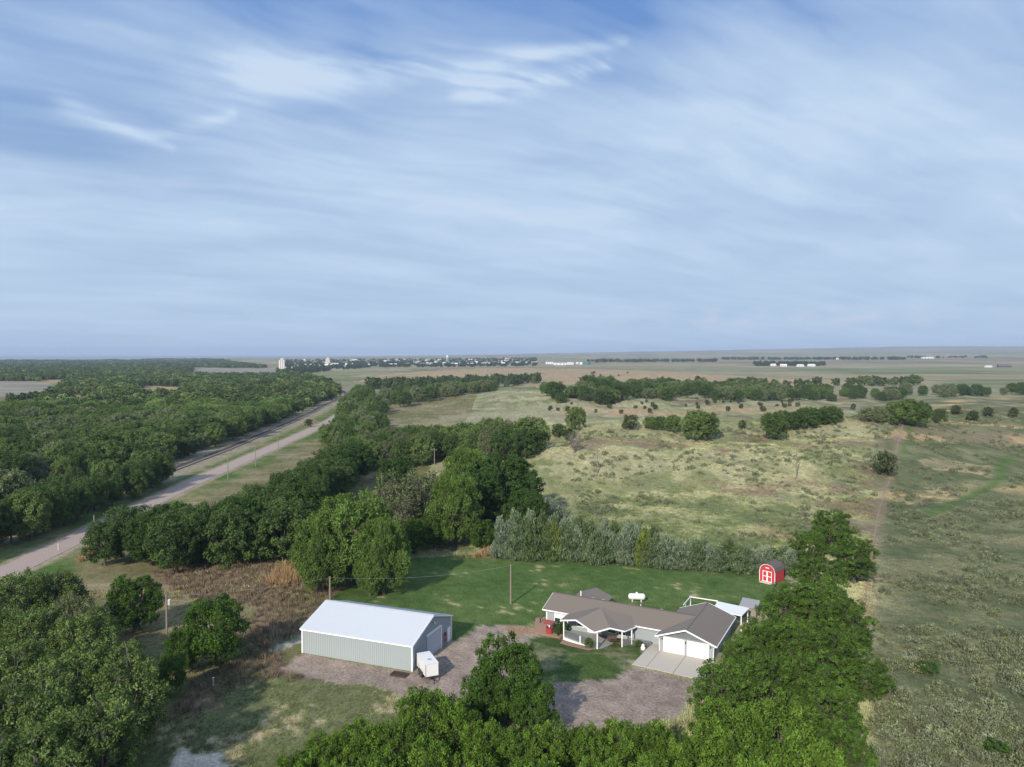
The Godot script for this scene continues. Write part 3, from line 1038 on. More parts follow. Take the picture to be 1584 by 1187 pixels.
# ------------------------------------------------------------------ barn
func build_barn() -> void:
	var t := thing("pole_barn", "long grey ribbed metal barn with a white gabled roof", "barn", Vector3(-29.67, 0, -102.52), -0.3602)
	var grey := mat("barn_grey", 0.33, 0.38, 0.405, 0.5, 0.0)
	var white := mat("barn_white", 0.53, 0.56, 0.61, 0.42, 0.0)
	var trim := mat("white_trim", 0.80, 0.81, 0.83, 0.5)
	var L := 17.5
	var W := 12.0
	var E := 3.5
	var R := 5.5
	# ribbed sheets: each side a run of shallow pans and raised ribs
	var face := func(s: Shape, a: Vector3, b: Vector3, out: Vector3, topf: Callable) -> void:
		var n := int(a.distance_to(b) / 0.3)
		for i in n:
			var f := [float(i) / n, (i + 0.68) / n, (i + 0.76) / n, (i + 0.92) / n, float(i + 1) / n]
			var lift := [0.0, 0.0, 0.05, 0.05, 0.0]
			for k in 4:
				var p0: Vector3 = a.lerp(b, f[k]) + out * lift[k]
				var p1: Vector3 = a.lerp(b, f[k + 1]) + out * lift[k + 1]
				s.quad(p0, p1, p1 + Vector3(0, topf.call(f[k + 1]), 0), p0 + Vector3(0, topf.call(f[k]), 0))
	var eave := func(_f: float) -> float: return E
	var gable := func(f: float) -> float: return E + (R - E) * (1.0 - absf(f * 2.0 - 1.0))
	var sides := [["wall", Vector3(0, 0, 0), Vector3(L, 0, 0), Vector3(0, 0, 1), eave], ["wall", Vector3(L, 0, 0), Vector3(L, 0, -W), Vector3(1, 0, 0), gable],
		["wall", Vector3(L, 0, -W), Vector3(0, 0, -W), Vector3(0, 0, -1), eave], ["wall", Vector3(0, 0, -W), Vector3(0, 0, 0), Vector3(-1, 0, 0), gable]]
	for q in sides:
		var s := Shape.new()
		face.call(s, q[1], q[2], q[3], q[4])
		part("wall", s.mesh(), grey, t)
	var o := 0.22
	for sgn in [0, 1]:
		var z0: float = 0.28 if sgn == 0 else -W - 0.28
		var y0 := E - 0.28 * (R - E) / 6.0 + 0.09
		var s := Shape.new()
		s.slab([Vector3(-o, y0, z0), Vector3(L + o, y0, z0), Vector3(L + o, R + 0.09, -W / 2), Vector3(-o, R + 0.09, -W / 2)], 0.05)
		var roof := part("roof", s.mesh(), white, t)
		var ribs := Shape.new()
		for i in 58:
			var x := 0.15 + i * 0.3
			ribs.bar(Vector3(x, y0 + 0.012, z0), Vector3(x, R + 0.102, -W / 2), 0.05, 0.03)
		var rb := part("rib", ribs.mesh(), white, roof)
		rb.set_meta("kind", "stuff")
		part("eave_trim", Shape.new().bar(Vector3(-o, y0 - 0.09, z0 + (0.02 if sgn == 0 else -0.02)), Vector3(L + o, y0 - 0.09, z0 + (0.02 if sgn == 0 else -0.02)), 0.04, 0.18).mesh(), trim, t)
		for x in [-o - 0.02, L + o + 0.02]:
			part("rake_trim", Shape.new().bar(Vector3(x, y0 - 0.06, z0), Vector3(x, R + 0.03, -W / 2), 0.05, 0.2).mesh(), trim, t)
	part("ridge_cap", Shape.new().bar(Vector3(-o - 0.03, R + 0.13, -W / 2), Vector3(L + o + 0.03, R + 0.13, -W / 2), 0.36, 0.05).mesh(), white, t)
	for c in [[0, 0], [L, 0], [L, -W], [0, -W]]:
		part("corner_trim", Shape.new().box(Vector3(c[0] - 0.1, -0.1, c[1] - 0.1), Vector3(c[0] + 0.1, E - 0.02, c[1] + 0.1)).mesh(), trim, t)
	# the big sliding door and the walk-in door of the gable end
	var dm := mat("door_grey", 0.52, 0.55, 0.60, 0.5)
	var door := Shape.new()
	face.call(door, Vector3(L + 0.09, 0.05, -4.1), Vector3(L + 0.09, 0.05, -8.2), Vector3(1, 0, 0), func(_f: float) -> float: return 3.2)
	var dd := part("sliding_door", door.mesh(), dm, t)
	part("door_frame", Shape.new().box(Vector3(L + 0.06, 0, -8.45), Vector3(L + 0.26, 3.3, -8.2)).box(Vector3(L + 0.06, 3.27, -8.2), Vector3(L + 0.26, 3.45, -3.9)).mesh(), trim, dd)
	var wd := part("walk_door", Shape.new().box(Vector3(L + 0.06, 0.03, -11.5), Vector3(L + 0.14, 2.15, -10.55)).mesh(), trim, t)
	part("handle", Shape.new().box(Vector3(L + 0.14, 1.0, -10.75), Vector3(L + 0.2, 1.06, -10.62)).mesh(), mat("dark_metal", 0.06, 0.06, 0.065, 0.5, 0.5), wd)
	part("wall_lamp", Shape.new().box(Vector3(L + 0.05, 4.62, -6.15), Vector3(L + 0.32, 4.74, -5.85)).box(Vector3(L + 0.2, 4.4, -6.1), Vector3(L + 0.42, 4.6, -5.9)).mesh(), mat("lamp_grey", 0.4, 0.4, 0.4, 0.5), t)
	# flag hanging from a short staff on the gable end
	var fl := thing("flag", "small striped red, white and blue flag hanging limp beside the barn doors", "flag", Vector3(-29.67, 0, -102.52), -0.3602)
	part("staff", Shape.new().tube([Vector3(L + 0.05, 1.75, -9.35), Vector3(L + 0.75, 2.25, -9.4)], [0.022, 0.018], 6).mesh(), mat("staff", 0.6, 0.55, 0.45, 0.6), fl)
	var cloth := part("cloth", _flag(Vector3(L + 0.35, 2.0, -9.37), 0), mat("flag_white", 0.72, 0.70, 0.70, 0.85), fl)
	part("stripe", _flag(Vector3(L + 0.35, 2.0, -9.37), 1), mat("flag_red", 0.42, 0.045, 0.06, 0.85), cloth)
	part("canton", _flag(Vector3(L + 0.35, 2.0, -9.37), 2), mat("flag_blue", 0.035, 0.05, 0.17, 0.85), cloth)

func _flag(at: Vector3, what: int) -> ArrayMesh:
	var s := Shape.new()
	for i in 13:
		var w := 0 if i % 2 == 1 else 1
		for j in 8:
			var k := 2 if i < 6 and j < 3 else w
			if k != what:
				continue
			var c := func(a: int, b: int) -> Vector3: return at + Vector3(a * 0.035 - 0.2 + sin(b * 1.3) * 0.05, a * 0.02 - 0.1 - b * 0.19, sin(a * 1.5 + b * 0.4) * 0.07)
			s.quad(c.call(i, j), c.call(i + 1, j), c.call(i + 1, j + 1), c.call(i, j + 1))
	return s.mesh()

func build_trailer() -> void:
	var t := thing("cargo_trailer", "white enclosed box trailer parked by the barn gable end", "trailer", Vector3(-11.75, 0, -96.7), -1.16)
	var white := mat("trailer_white", 0.76, 0.76, 0.78, 0.35)
	var dark := mat("tyre_black", 0.022, 0.022, 0.024, 0.85)
	var metal := mat("dark_metal", 0.06, 0.06, 0.065, 0.5, 0.5)
	# local +x runs from the rear to the front of the box, which points at the barn door
	part("box", Shape.new().box(Vector3(-0.4, 0.62, -0.85), Vector3(3.5, 2.25, 0.85)).mesh(), white, t)
	var top := part("roof", Shape.new().box(Vector3(-0.45, 2.25, -0.89), Vector3(3.55, 2.31, 0.89)).mesh(), white, t)
	part("roof_vent", Shape.new().box(Vector3(2.1, 2.31, -0.2), Vector3(2.5, 2.42, 0.2)).mesh(), mat("vent_grey", 0.35, 0.35, 0.36, 0.5), top)
	for x in [-0.42, 3.5]:
		for z in [-0.87, 0.83]:
			part("corner_post", Shape.new().box(Vector3(x, 0.6, z), Vector3(x + 0.05, 2.24, z + 0.05)).mesh(), mat("alu", 0.6, 0.6, 0.62, 0.35, 0.6), t)
	part("chassis", Shape.new().box(Vector3(-0.35, 0.45, -0.8), Vector3(3.5, 0.615, 0.8)).mesh(), metal, t)
	var hitch := part("drawbar", Shape.new().bar(Vector3(3.4, 0.5, -0.6), Vector3(4.7, 0.5, 0), 0.08, 0.1).bar(Vector3(3.4, 0.5, 0.6), Vector3(4.7, 0.5, 0), 0.08, 0.1).mesh(), metal, t)
	part("jack", Shape.new().tube([Vector3(4.5, 0, 0), Vector3(4.5, 0.85, 0)], [0.05, 0.05], 8).mesh(), metal, hitch)
	part("rear_step", Shape.new().box(Vector3(-0.62, 0.4, -0.7), Vector3(-0.45, 0.48, 0.7)).box(Vector3(-0.6, 0.0, -0.5), Vector3(-0.5, 0.4, -0.4)).box(Vector3(-0.6, 0.0, 0.4), Vector3(-0.5, 0.4, 0.5)).mesh(), metal, t)
	for x in [1.1, 1.95]:
		for z in [-0.98, 0.98]:
			var w := part("wheel", Shape.new().lathe([Vector2(0.17, -0.1), Vector2(0.33, -0.1), Vector2(0.36, -0.05), Vector2(0.36, 0.05), Vector2(0.33, 0.1), Vector2(0.17, 0.1)], 18, Basis(Vector3.RIGHT, PI / 2), Vector3(x, 0.36, z)).mesh(), dark, t)
			part("rim", Shape.new().lathe([Vector2(0, -0.06), Vector2(0.17, -0.07), Vector2(0.17, 0.07), Vector2(0, 0.06)], 14, Basis(Vector3.RIGHT, PI / 2), Vector3(x, 0.36, z)).mesh(), mat("rim_grey", 0.45, 0.45, 0.47, 0.35, 0.5), w)
	for z in [-1.0, 1.0]:
		part("fender", Shape.new().box(Vector3(0.65, 0.76, z - 0.13), Vector3(2.4, 0.8, z + 0.13)).mesh(), metal, t)
	for z in [-0.87, 0.86]:
		for x in [0.1, 0.45]:
			part("reflector", Shape.new().box(Vector3(x, 0.75, z), Vector3(x + 0.08, 1.25, z + 0.012)).mesh(), mat("alu", 0.6, 0.6, 0.62, 0.35, 0.6), t)
	# a low black steel frame on the ground by the barn corner
	var f := thing("steel_ramp", "low rusty black metal grate lying beside the barn corner", "metal grate", Vector3(-15.6, 0.02, -96.2), -0.36)
	var rust := mat("rusty", 0.075, 0.05, 0.04, 0.8, 0.2)
	part("frame", Shape.new().bar(Vector3(0, 0.08, 0), Vector3(2.2, 0.08, 0), 0.1, 0.14).bar(Vector3(0, 0.08, 1.3), Vector3(2.2, 0.08, 1.3), 0.1, 0.14).bar(Vector3(0, 0.08, 0.06), Vector3(0, 0.08, 1.24), 0.1, 0.14).bar(Vector3(2.2, 0.08, 0.06), Vector3(2.2, 0.08, 1.24), 0.1, 0.14).mesh(), rust, f)
	for i in 9:
		part("slat", Shape.new().box(Vector3(0.15 + i * 0.22, 0.06, 0.06), Vector3(0.29 + i * 0.22, 0.10, 1.24)).mesh(), rust, f)

# ------------------------------------------------------------------ house; local x along the front, -z to the back
func build_house() -> void:
	var t := thing("ranch_house", "low grey ranch house with brown shingle roof, corner porch and double garage", "house", Vector3(21.08, 0, -103.09), -0.4887)
	var wallm := grained("siding", 0.335, 0.375, 0.400, 0.7, 0.9, 1.7, 0.02, 71)
	var roofm := grained("shingles", 0.385, 0.330, 0.290, 0.92, 0.42, 2.9, 0.09, 72, 3.0)
	var white := mat("white_trim", 0.80, 0.81, 0.83, 0.5)
	var glass := mat("window_glass", 0.03, 0.035, 0.04, 0.08)
	var deckm := mat("deck_grey", 0.30, 0.31, 0.32, 0.7)
	# --- main body
	part("wall", Shape.new().box(Vector3(-18.8, -0.9, -9.3), Vector3(0.05, 2.42, -2.1)).mesh(), wallm, t)
	var ge := Shape.new()
	ge.slab([Vector3(-18.8, 2.42, -2.1), Vector3(-18.8, 2.42, -9.3), Vector3(-18.8, 3.7, -5.7)], 0.01)
	part("gable_wall", ge.mesh(), wallm, t)
	var lap := Shape.new()
	for i in 14:
		lap.box(Vector3(-18.815, -0.6 + i * 0.21, -2.1), Vector3(0.0, -0.585 + i * 0.21, -2.075))
	part("siding_lap", lap.mesh(), wallm, t).set_meta("kind", "stuff")
	for sgn in [0, 1]:
		var z0: float = -1.55 if sgn == 0 else -9.85
		var roof := part("roof", Shape.new().slab([Vector3(-19.3, 2.42, z0), Vector3(3.7, 2.42, z0), Vector3(3.7, 3.9, -5.7), Vector3(-19.3, 3.9, -5.7)], 0.14).mesh(), roofm, t)
		var rows := Shape.new()
		for i in 26:
			var f := (i + 0.3) / 26.0
			var a := Vector3(-19.28, lerpf(2.42, 3.9, f) + 0.008, lerpf(z0, -5.7, f))
			rows.bar(a, a + Vector3(22.9, 0, 0), 0.03, 0.02)
		part("shingle_course", rows.mesh(), roofm, roof).set_meta("kind", "stuff")
		if sgn == 0:
			part("fascia", Shape.new().box(Vector3(-19.34, 2.24, z0), Vector3(-14.6, 2.44, z0 + 0.06)).mesh(), white, t)
			part("fascia", Shape.new().box(Vector3(-4.6, 2.24, z0), Vector3(-0.2, 2.44, z0 + 0.06)).mesh(), white, t)
		else:
			part("fascia", Shape.new().box(Vector3(-19.34, 2.24, z0 - 0.06), Vector3(-1.0, 2.44, z0)).mesh(), white, t)
		part("rake_board", Shape.new().bar(Vector3(-19.33, 2.33, z0), Vector3(-19.33, 3.81, -5.7), 0.05, 0.2).mesh(), white, t)
	part("ridge_cap", Shape.new().bar(Vector3(-19.32, 3.93, -5.7), Vector3(3.6, 3.93, -5.7), 0.3, 0.05).mesh(), mat("ridge_shingle", 0.12, 0.10, 0.095, 0.95), t)
	part("corner_board", Shape.new().box(Vector3(-18.88, -0.9, -2.2), Vector3(-18.7, 2.4, -2.02)).mesh(), white, t)
	# rear wing with its ridge across
	part("rear_wall", Shape.new().box(Vector3(-16.6, -0.6, -10.9), Vector3(-11.6, 2.4, -9.28)).mesh(), wallm, t)
	part("rear_roof", Shape.new().slab([Vector3(-17.0, 2.75, -11.3), Vector3(-14.1, 3.86, -11.3), Vector3(-14.1, 3.86, -5.9), Vector3(-17.0, 2.75, -8.9)], 0.12).mesh(), roofm, t)
	part("rear_roof", Shape.new().slab([Vector3(-14.1, 3.86, -11.3), Vector3(-11.2, 2.75, -11.3), Vector3(-11.2, 2.75, -8.9), Vector3(-14.1, 3.86, -5.9)], 0.12).mesh(), roofm, t)
	# roof fittings
	for q in [[-15.0, 3.95, -6.8, 0.09, 0.5], [-5.2, 3.4, -7.2, 0.06, 0.35]]:
		part("vent_pipe", Shape.new().tube([Vector3(q[0], q[1] - 0.4, q[2]), Vector3(q[0], q[1] + q[4], q[2])], [q[3], q[3]], 8).mesh(), white, t)
	for q in [[-13.0, 3.62, -6.6], [-11.3, 3.62, -6.7], [-1.9, 3.6, -6.6]]:
		part("roof_vent", Shape.new().box(Vector3(q[0], q[1] - 0.3, q[2]), Vector3(q[0] + 0.45, q[1] + 0.16, q[2] + 0.45)).mesh(), mat("vent_grey", 0.35, 0.35, 0.36, 0.5), t)
	# --- front windows and doors
	var window := func(x0: float, x1: float, y0: float, y1: float, z: float, split: bool) -> void:
		var w := part("window", Shape.new().box(Vector3(x0, y0, z - 0.05), Vector3(x1, y1, z + 0.03)).mesh(), glass, t)
		var fr := Shape.new()
		fr.box(Vector3(x0 - 0.1, y1, z - 0.03), Vector3(x1 + 0.1, y1 + 0.1, z + 0.07)).box(Vector3(x0 - 0.1, y0 - 0.1, z - 0.03), Vector3(x1 + 0.1, y0, z + 0.09))
		fr.box(Vector3(x0 - 0.1, y0, z - 0.03), Vector3(x0, y1, z + 0.07)).box(Vector3(x1, y0, z - 0.03), Vector3(x1 + 0.1, y1, z + 0.07))
		if split:
			fr.box(Vector3((x0 + x1) / 2 - 0.07, y0, z + 0.031), Vector3((x0 + x1) / 2 + 0.07, y1, z + 0.065))
			part("blind", Shape.new().box(Vector3(x0 + 0.02, y0 + (y1 - y0) * 0.5, z + 0.031), Vector3(x1 - 0.02, y1 - 0.02, z + 0.05)).mesh(), white, w)
		part("frame", fr.mesh(), white, w)
	window.call(-17.4, -15.3, 0.45, 2.0, -2.1, true)
	window.call(-13.6, -12.6, 0.6, 1.95, -2.1, false)
	window.call(-8.6, -7.4, 0.5, 1.95, -2.1, false)
	window.call(-6.9, -5.9, 0.5, 1.95, -2.1, false)
	for x in [-11.9, -10.6]:
		var dr := part("front_door", Shape.new().box(Vector3(x, -0.05, -2.1), Vector3(x + 0.95, 2.05, -2.02)).mesh(), white, t)
		part("knob", Shape.new().box(Vector3(x + 0.8, 0.95, -2.02), Vector3(x + 0.87, 1.02, -1.96)).mesh(), mat("brass", 0.4, 0.3, 0.12, 0.35, 0.7), dr)
	# --- garage wing
	var gs := Shape.new()
	gs.box(Vector3(0, -0.1, -12.0), Vector3(7.5, 2.36, -0.12))
	part("garage_wall", gs.mesh(), wallm, t)
	var gf := Shape.new()          # front wall with two openings
	gf.box(Vector3(0, -0.1, -0.12), Vector3(0.6, 2.36, 0)).box(Vector3(3.4, -0.1, -0.12), Vector3(3.95, 2.36, 0)).box(Vector3(6.8, -0.1, -0.12), Vector3(7.5, 2.36, 0))
	gf.box(Vector3(0.6, 2.12, -0.12), Vector3(3.4, 2.36, 0)).box(Vector3(3.95, 2.12, -0.12), Vector3(6.8, 2.36, 0))
	for z in [0.0, -11.99]:
		gf.slab([Vector3(0, 2.36, z), Vector3(7.5, 2.36, z), Vector3(3.75, 3.68, z)], 0.002)
	part("garage_front", gf.mesh(), wallm, t)
	for x in [0.6, 3.95]:
		var w: float = 2.8 if x < 1.0 else 2.85
		var door := part("garage_door", Shape.new().box(Vector3(x, 0.0, -0.115), Vector3(x + w, 2.12, -0.10)).mesh(), white, t)
		for i in 4:
			part("panel", Shape.new().box(Vector3(x + 0.01, 0.02 + i * 0.525, -0.10), Vector3(x + w - 0.01, 0.53 + i * 0.525, -0.055)).mesh(), white, door)
		part("door_casing", Shape.new().box(Vector3(x - 0.1, 0, 0.0), Vector3(x, 2.22, 0.03)).box(Vector3(x + w, 0, 0.0), Vector3(x + w + 0.1, 2.22, 0.03)).box(Vector3(x, 2.12, 0.0), Vector3(x + w, 2.22, 0.03)).mesh(), white, door)
	for sgn in [0, 1]:
		var x0: float = -0.55 if sgn == 0 else 8.05
		var roof := part("garage_roof", Shape.new().slab([Vector3(x0, 2.32, 0.55), Vector3(x0, 2.32, -12.5), Vector3(3.75, 3.88, -12.5), Vector3(3.75, 3.88, 0.55)], 0.14).mesh(), roofm, t)
		part("rake_board", Shape.new().bar(Vector3(x0, 2.24, 0.58), Vector3(3.75, 3.80, 0.58), 0.06, 0.2).mesh(), white, roof)
		part("rake_board", Shape.new().bar(Vector3(x0, 2.24, -12.53), Vector3(3.75, 3.80, -12.53), 0.06, 0.2).mesh(), white, roof)
		var xg: float = -0.6 if sgn == 0 else 8.1
		part("gutter", Shape.new().box(Vector3(xg - 0.05, 2.14, -12.5 if sgn == 1 else -1.5), Vector3(xg + 0.05, 2.30, 0.55)).mesh(), white, roof)
		part("downspout", Shape.new().tube([Vector3(xg, 2.18, 0.35), Vector3(lerpf(xg, 3.75, 0.12), 1.9, 0.1), Vector3(lerpf(xg, 3.75, 0.13), 0.05, 0.1)], [0.06, 0.06, 0.06], 6).mesh(), white, roof)
	part("garage_ridge_cap", Shape.new().bar(Vector3(3.75, 3.91, 0.56), Vector3(3.75, 3.91, -12.5), 0.3, 0.05).mesh(), roofm, t)
	for x in [0.3, 3.68, 7.15]:
		part("wall_lantern", Shape.new().box(Vector3(x - 0.07, 1.75, 0.001), Vector3(x + 0.07, 2.0, 0.14)).mesh(), mat("dark_metal", 0.06, 0.06, 0.065, 0.5, 0.5), t)
	# --- corner porch: deck, two gabled roofs, a peaked roof over the corner
	var d0 := [Vector3(-14.5, -0.15, 1.0), Vector3(-8.3, -0.15, 3.1), Vector3(-5.3, -0.15, 1.0), Vector3(-4.4, -0.15, -0.6), Vector3(-4.4, -0.15, -2.1), Vector3(-14.5, -0.15, -2.1)]
	var dk := Shape.new()
	dk.slab([d0[5], d0[0], d0[1], Vector3(-8.3, -0.15, -2.1)], 0.14)
	dk.slab([Vector3(-8.3, -0.15, -2.1), d0[1], d0[2], d0[4]], 0.14)
	dk.slab([d0[2], d0[3], d0[4]], 0.139)
	part("porch_deck", dk.mesh(), deckm, t)
	var skirt := Shape.new()
	for q in [[0, 1], [5, 0], [2, 3]]:
		skirt.bar(d0[q[0]] - Vector3(0, 0.5, 0), d0[q[1]] - Vector3(0, 0.5, 0), 0.08, 0.7)
	part("porch_skirt", skirt.mesh(), white, t)
	var posts := [Vector3(-14.5, 0, 1.0), Vector3(-11.4, 0, 2.05), Vector3(-8.3, 0, 3.1), Vector3(-5.3, 0, 1.0), Vector3(-4.4, 0, -0.6)]
	for i in posts.size():
		part("porch_post", Shape.new().box(posts[i] + Vector3(-0.08, -0.9, -0.08), posts[i] + Vector3(0.08, 2.3 if i != 1 else 0.85, 0.08)).mesh(), white, t)
	var railm := mat("rail_grey", 0.17, 0.19, 0.205, 0.6)
	for q in [[0, 2], [3, 4]]:
		var a: Vector3 = posts[q[0]]
		var b: Vector3 = posts[q[1]]
		var rl := part("railing", Shape.new().bar(a + Vector3(0, 0.85, 0), b + Vector3(0, 0.85, 0), 0.1, 0.09).bar(a + Vector3(0, 0.02, 0), b + Vector3(0, 0.02, 0), 0.07, 0.07).mesh(), railm, t)
		var bs := Shape.new()
		var n := int(a.distance_to(b) / 0.17)
		for i in n:
			var p := a.lerp(b, (i + 0.5) / n)
			bs.box(p + Vector3(-0.03, 0.06, -0.03), p + Vector3(0.03, 0.81, 0.03))
		part("balusters", bs.mesh(), railm, rl).set_meta("kind", "stuff")
	# ramp railing running on to the driveway
	var rr := part("ramp_railing", Shape.new().bar(Vector3(-4.2, 0.9, -0.5), Vector3(-1.7, 0.75, -1.0), 0.08, 0.08).bar(Vector3(-1.7, -0.1, -1.0), Vector3(-1.7, 0.75, -1.0), 0.08, 0.08).mesh(), railm, t)
	var rb := Shape.new()
	for i in 15:
		var p := Vector3(-4.2, 0, -0.5).lerp(Vector3(-1.7, 0, -1.0), (i + 0.5) / 15.0)
		rb.box(p + Vector3(-0.03, -0.2, -0.03), p + Vector3(0.03, 0.8, 0.03))
	part("balusters", rb.mesh(), railm, rr).set_meta("kind", "stuff")
	var pk := Vector3(-9.6, 4.15, -1.6)
	# gable over the front run
	var al := Vector3(-15.0, 2.30, 1.25)
	var ar := Vector3(-9.1, 2.30, 3.1)
	var ap := (al + ar) * 0.5 + Vector3(0, 0.85, 0)
	var back := Vector3(-11.0, 3.42, -3.4)
	part("porch_roof", Shape.new().slab([al, ap, back, Vector3(-15.0, 2.38, -1.6)], 0.1).mesh(), roofm, t)
	part("porch_roof", Shape.new().slab([ap, ar, pk, back], 0.1).mesh(), roofm, t)
	part("porch_gable_trim", Shape.new().bar(al - Vector3(0, 0.05, -0.04), ap - Vector3(0, 0.05, -0.04), 0.07, 0.2).bar(ap - Vector3(0, 0.05, -0.04), ar - Vector3(0, 0.05, -0.04), 0.07, 0.2).mesh(), white, t)
	# entry gable, turned to the yard
	var bl := Vector3(-8.6, 2.28, 3.45)
	var br := Vector3(-4.9, 2.28, 1.05)
	var bp := (bl + br) * 0.5 + Vector3(0.1, 0.62, 0.15)
	part("entry_roof", Shape.new().slab([bl, bp, pk], 0.1).mesh(), roofm, t)
	part("entry_roof", Shape.new().slab([bp, br, pk], 0.1).mesh(), roofm, t)
	part("entry_roof", Shape.new().slab([ar, bl, pk], 0.1).mesh(), roofm, t)
	part("entry_roof", Shape.new().slab([br, Vector3(-4.0, 2.30, -1.3), Vector3(-5.6, 3.2, -3.3), pk], 0.1).mesh(), roofm, t)
	part("entry_trim", Shape.new().bar(bl, bp, 0.07, 0.2).bar(bp, br, 0.07, 0.2).bar(ar, bl, 0.06, 0.18).bar(br, Vector3(-4.0, 2.30, -1.3), 0.06, 0.18).mesh(), white, t)
	# entry slab
	var ms := Shape.new()
	ms.slab([Vector3(-8.2, -0.3, 3.6), Vector3(-4.6, -0.3, 1.5), Vector3(-5.3, -0.3, 1.02), Vector3(-8.3, -0.3, 3.12)], 0.6)
	part("entry_step", ms.mesh(), grained("concrete", 0.58, 0.53, 0.465, 0.85, 0.8, 2.2, 0.03, 73), t)
	var hang := thing("porch_swing", "dark wooden swing hanging under the house's entry gable", "porch swing", Vector3(21.08, 0, -103.09), -0.4887)
	var dw := mat("dark_wood", 0.085, 0.05, 0.035, 0.7)
	part("seat", Shape.new().bar(Vector3(-7.6, 0.45, 0.8), Vector3(-6.3, 0.45, 0.2), 0.5, 0.06).mesh(), dw, hang)
	part("backrest", Shape.new().bar(Vector3(-7.75, 0.8, 0.6), Vector3(-6.45, 0.8, 0.0), 0.05, 0.5).mesh(), dw, hang)
	for a in [Vector3(-7.6, 0.45, 0.8), Vector3(-6.3, 0.45, 0.2)]:
		part("chain", Shape.new().tube([a, a + Vector3(0, 2.0, -0.1)], [0.015, 0.015], 4).mesh(), mat("dark_metal", 0.06, 0.06, 0.065, 0.5, 0.5), hang)

func house_at(u: float, h: float, v: float) -> Vector3:
	var b := Basis(Vector3.UP, -0.4887)
	var p := Vector3(21.08, 0, -103.09) + b * Vector3(u, 0, -v)
	return Vector3(p.x, h + height(p.x, p.z), p.z)

